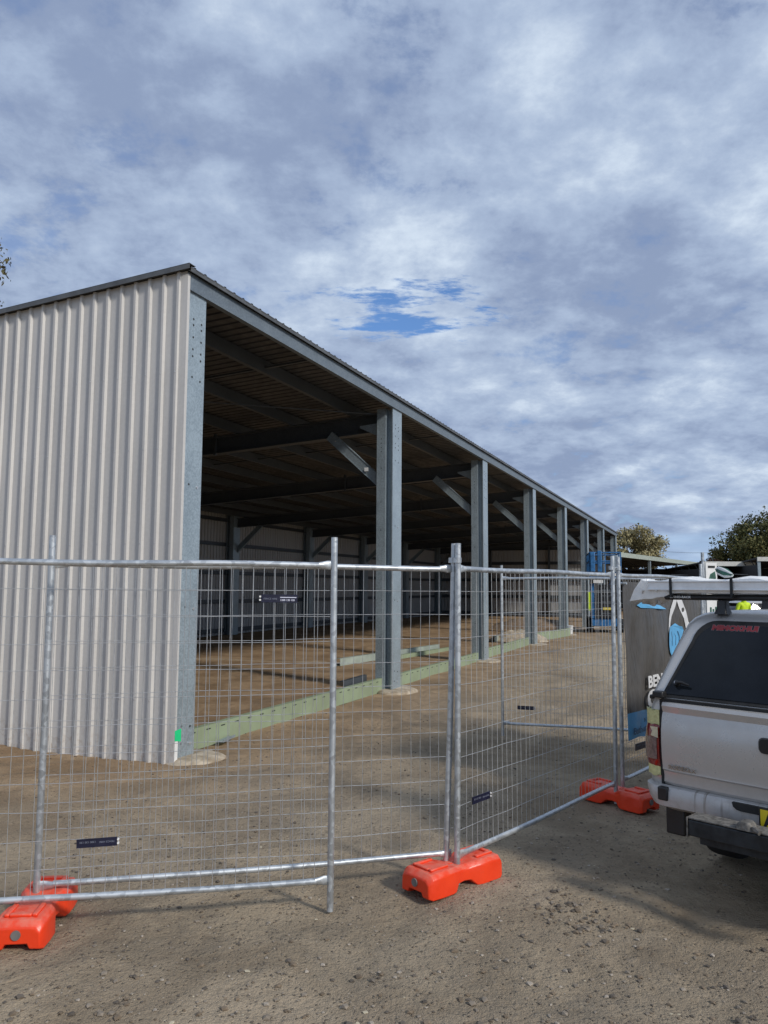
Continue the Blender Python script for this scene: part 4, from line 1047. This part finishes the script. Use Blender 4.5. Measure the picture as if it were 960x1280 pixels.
# ------------------------------------------------------------------ people and a parked car beyond the ute
def person(loc, rz, shirt, label, seed=0, h=1.76):
    me = bpy.data.meshes.new('body'); s = h/1.76
    J = dict(pel=(0,0,.98), wa=(0,0,1.10), ch=(0,.01,1.32), nk=(0,0,1.50), hb=(0,.005,1.57), hd=(0,-.01,1.68),
             hl=(.10,0,.92), kl=(.11,-.02,.52), al=(.12,.02,.10), tl=(.13,-.13,.045),
             hr=(-.10,0,.92), kr=(-.12,-.04,.52), ar=(-.13,.03,.10), tr=(-.15,-.12,.045),
             sl=(.19,.01,1.43), el=(.26,.03,1.16), wl=(.24,-.10,.94), gl=(.235,-.14,.86),
             sr=(-.19,.01,1.43), er=(-.27,.04,1.16), wr=(-.22,-.12,.97), gr=(-.20,-.18,.92))
    K = list(J); E = [('pel','wa'),('wa','ch'),('ch','nk'),('nk','hb'),('hb','hd'),('pel','hl'),('hl','kl'),('kl','al'),('al','tl'),('pel','hr'),('hr','kr'),('kr','ar'),('ar','tr'),('ch','sl'),('sl','el'),('el','wl'),('wl','gl'),('ch','sr'),('sr','er'),('er','wr'),('wr','gr')]
    rad = dict(pel=.15, wa=.14, ch=.16, nk=.06, hb=.07, hd=.095, hl=.10, kl=.065, al=.05, tl=.04, hr=.10, kr=.065, ar=.05, tr=.04, sl=.075, el=.048, wl=.033, gl=.038, sr=.075, er=.048, wr=.033, gr=.038)
    me.from_pydata([Vector(J[k])*s for k in K], [(K.index(a), K.index(b)) for a, b in E], [])
    o = bpy.data.objects.new('person', me); COL.objects.link(o)
    sk = o.modifiers.new('skin', 'SKIN'); sk.use_smooth_shade = True
    for i, k in enumerate(K): me.skin_vertices[0].data[i].radius = (rad[k]*s, rad[k]*s*(.72 if k in ('pel','wa','ch') else 1))
    me.skin_vertices[0].data[0].use_root = True
    ss = o.modifiers.new('sub', 'SUBSURF'); ss.levels = ss.render_levels = 2
    dg = bpy.context.evaluated_depsgraph_get(); dg.update()
    m2 = bpy.data.meshes.new_from_object(o.evaluated_get(dg)); o.modifiers.clear(); o.data = m2
    for mt in (M['skin'], shirt, M['navy_cloth'], M['black']): m2.materials.append(mt)
    mi = []
    for p in m2.polygons:
        z = p.center.z/s; x = abs(p.center.x)
        mi.append(0 if z > 1.52 or (z < 1.0 and x > .17) else (1 if z > .98 else (2 if z > .12 else 3)))
    m2.polygons.foreach_set('material_index', mi); m2.polygons.foreach_set('use_smooth', [True]*len(mi))
    o.location = loc; o.rotation_euler = (0,0,rz); tag(o, label, 'person', 'workers standing in the yard')
    # hard hat
    m = MB(); rings = []
    for r, z in ((.135,1.715),(.13,1.72),(.112,1.73),(.10,1.78),(.07,1.82),(.02,1.838)):
        rings.append([(r*s*math.cos(t*math.pi/8), r*s*1.12*math.sin(t*math.pi/8)-.01, z*s) for t in range(16)])
    m.loft(rings).build('hard_hat', M['white'], o, smooth=50)
    m = MB(); m.box(-.04,-.022,-.112,-.098,1.685,1.695).box(.022,.04,-.112,-.098,1.685,1.695).build('eyes', M['hole'], o)
    return o
person((11.25, 24.7, gz(11.25, 24.7)), R(20), M['hivis'], 'worker in a yellow hi-vis shirt seen between rack and ute roof')
person((10.85, 25.5, gz(10.85, 25.5)), R(-60), M['navy_cloth'], 'worker in dark clothes just left of the hi-vis worker')
def car(loc, rz):
    o = empty('parked_car', loc, rz); tag(o, 'silver hatchback parked in the yard beyond the ute, windows dark', 'car')
    m = MB(); m.loft([rrect(-2.0,2.0,-.78,.78,.3,.28), rrect(-2.08,2.08,-.83,.83,.35,.5), rrect(-2.06,2.05,-.84,.84,.35,.75), rrect(-2.0,1.95,-.80,.80,.35,.92), rrect(-1.9,1.75,-.74,.74,.3,.97)]); m.build('body', M['paint'], o, smooth=50)
    m = MB(); m.loft([rrect(-1.85,1.15,-.73,.73,.25,.96), rrect(-1.45,.55,-.60,.60,.25,1.38)]); m.build('windows', M['glass'], o, smooth=50)
    m = MB(); m.loft([rrect(-1.50,.60,-.61,.61,.25,1.375), rrect(-1.42,.50,-.57,.57,.25,1.43), rrect(-1.2,.25,-.4,.4,.2,1.455)]); m.build('roof', M['paint'], o, smooth=50)
    for y in (-1, 1):
        for xa, xb in ((-1.86,-1.46),(-.35,-.33),(1.16,.56)): MB().beam((xa, y*.735, .95), (xb, y*.615, 1.40), .03, .07, (0,1,0)).build('pillar', M['paint'], o)
    for x in (-1.3, 1.3):
        for y in (-.74, .74):
            w = MB().tube([(x,y-.1,.31),(x,y+.1,.31)], .31, 22).build('wheel', M['rubber'], o, smooth=40)
            MB().tube([(x,y-.107,.31),(x,y+.107,.31)], .19, 16).build('rim', M['rim'], w, smooth=40)
    for y in (-.6,.6): MB().box(-2.09,-2.02,y-.15,y+.15,.68,.84).build('tail_lamp', M['red_lens'], o, bevel=.01); MB().box(1.98,2.06,y-.17,y+.17,.62,.76).build('headlight', M['clear_lens'], o, bevel=.01)
    return o
car((14.0, 28.5, 0), R(12))

# ------------------------------------------------------------------ light, sky, camera
SUN = Vector((.725, -.689, 0)).normalized(); EL = R(32)
sd_ = Vector((SUN.x*math.cos(EL), SUN.y*math.cos(EL), math.sin(EL)))
L = bpy.data.lights.new('sun', 'SUN'); L.energy = 2.6; L.angle = R(7); L.color = (1.0, .95, .88)
lo_ = bpy.data.objects.new('sun', L); COL.objects.link(lo_); lo_.rotation_euler = sd_.to_track_quat('Z', 'Y').to_euler()

w = bpy.data.worlds.new('World'); scene.world = w; w.use_nodes = True
nt = NT(w.node_tree); bg = w.node_tree.nodes['Background']; bg.inputs['Strength'].default_value = .1
sky = nt.node('ShaderNodeTexSky'); sky.sky_type = 'NISHITA'; sky.sun_disc = False; sky.sun_elevation = EL
sky.sun_rotation = math.atan2(SUN.x, SUN.y); sky.air_density = 1.0; sky.dust_density = .6; sky.ozone_density = 1.5
tc = nt.node('ShaderNodeTexCoord').outputs['Generated']
sp = nt.node('ShaderNodeSeparateXYZ'); nt.l.new(tc, sp.inputs[0]); dx, dy, dz = sp.outputs
zc = nt.math('ADD', nt.math('MAXIMUM', dz, 0.0), .26)
cb_ = nt.node('ShaderNodeCombineXYZ'); nt.l.new(nt.math('DIVIDE', dx, zc), cb_.inputs[0]); nt.l.new(nt.math('DIVIDE', dy, zc), cb_.inputs[1])
P = cb_.outputs[0]
P1 = nt.mapping(P, (1,1,1), (5.3, -2.6, 0)); P2 = nt.mapping(P, (1,1,1), (9.1, -4.2, 2.0))
nA = nt.noise(P1, 2.1, 9, .54, .1); nB = nt.noise(P2, 5.8, 9, .62, .1); nC = nt.noise(P1, .8, 3, .5)
nD = nt.noise(P1, 13.0, 6, .6)
dens = nt.math('ADD', nt.math('MULTIPLY', nA, .46), nt.math('ADD', nt.math('MULTIPLY', nB, .44), nt.math('ADD', nt.math('MULTIPLY', nC, .14), nt.math('MULTIPLY', nD, .08))))
dark = nt.mix(0.0, (.245,.30,.46), (0,0,0)); 
c1 = nt.mix(nt.mr(dens, .47, .59), (.25,.32,.475), (.375,.465,.625))
c2 = nt.mix(nt.mr(dens, .56, .71), c1, (.64,.735,.85))
K = nt.node('ShaderNodeVectorMath', operation='SCALE'); nt.l.new(c2, K.inputs[0]); K.inputs['Scale'].default_value = 10.0
cloud = K.outputs[0]
# patch of open blue, and clear air low on the horizon
ax_ = nt.math('DIVIDE', nt.math('SUBTRACT', nt.math('DIVIDE', dx, nt.math('MAXIMUM', dy, .05)), .02), .21)
az_ = nt.math('DIVIDE', nt.math('SUBTRACT', dz, .335), .055)
gm = nt.math('EXPONENT', nt.math('MULTIPLY', nt.math('ADD', nt.math('MULTIPLY', ax_, ax_), nt.math('MULTIPLY', az_, az_)), -1.0))
front = nt.mr(dy, 0.0, .2)
gap = nt.mr(nt.math('SUBTRACT', nt.math('MULTIPLY', nt.math('MULTIPLY', gm, front), .60), nt.math('MULTIPLY', nt.math('SUBTRACT', nt.noise(nt.mapping(P2, (.55,1.5,1), rot=(0,0,R(12))), 8.0, 8, .66, .1), .30), 1.35)), .18, .34)
thin = nt.mr(nB, .43, .30, 0, .35)
skyc = nt.node('ShaderNodeVectorMath', operation='MULTIPLY'); nt.l.new(sky.outputs[0], skyc.inputs[0]); skyc.inputs[1].default_value = (.75, 1.0, 1.35)
fin = nt.mix(nt.math('MAXIMUM', gap, thin), cloud, skyc.outputs[0])
low = nt.math('MULTIPLY', nt.mr(nt.math('ADD', dz, nt.math('MULTIPLY', nt.math('SUBTRACT', nt.noise(nt.mapping(tc, (3,3,22)), 1.3, 5, .6), .5), .14)), .085, .03), 1.0)
band = nt.mix(nt.noise(nt.mapping(tc, (3,3,40)), 2.0, 4, .6), (2.4,3.7,5.9), (4.4,5.9,7.9))
fin = nt.mix(low, fin, band)
nt.l.new(fin, bg.inputs['Color'])

cam = bpy.data.cameras.new('camera'); co = bpy.data.objects.new('camera', cam); COL.objects.link(co)
cam.sensor_fit = 'VERTICAL'; cam.sensor_height = 36; cam.lens = 983.2/1280*36; cam.clip_start = .05; cam.clip_end = 5000
pt, rl = R(5.477), R(-.353)
fwd = Vector((0, math.cos(pt), math.sin(pt))); up0 = Vector((0, -math.sin(pt), math.cos(pt))); rt0 = Vector((1,0,0))
rt = rt0*math.cos(rl) - up0*math.sin(rl); up = rt0*math.sin(rl) + up0*math.cos(rl)
mw = Matrix((rt, up, -fwd)).transposed().to_4x4(); mw.translation = (0, 0, 1.85); co.matrix_world = mw
scene.camera = co

scene.view_settings.view_transform = 'Standard'; scene.view_settings.look = 'None'; scene.view_settings.exposure = 0.12; scene.view_settings.gamma = 1
scene.cycles.use_denoising = True; scene.cycles.max_bounces = 6; scene.cycles.diffuse_bounces = 3
scene.cycles.sample_clamp_indirect = 6
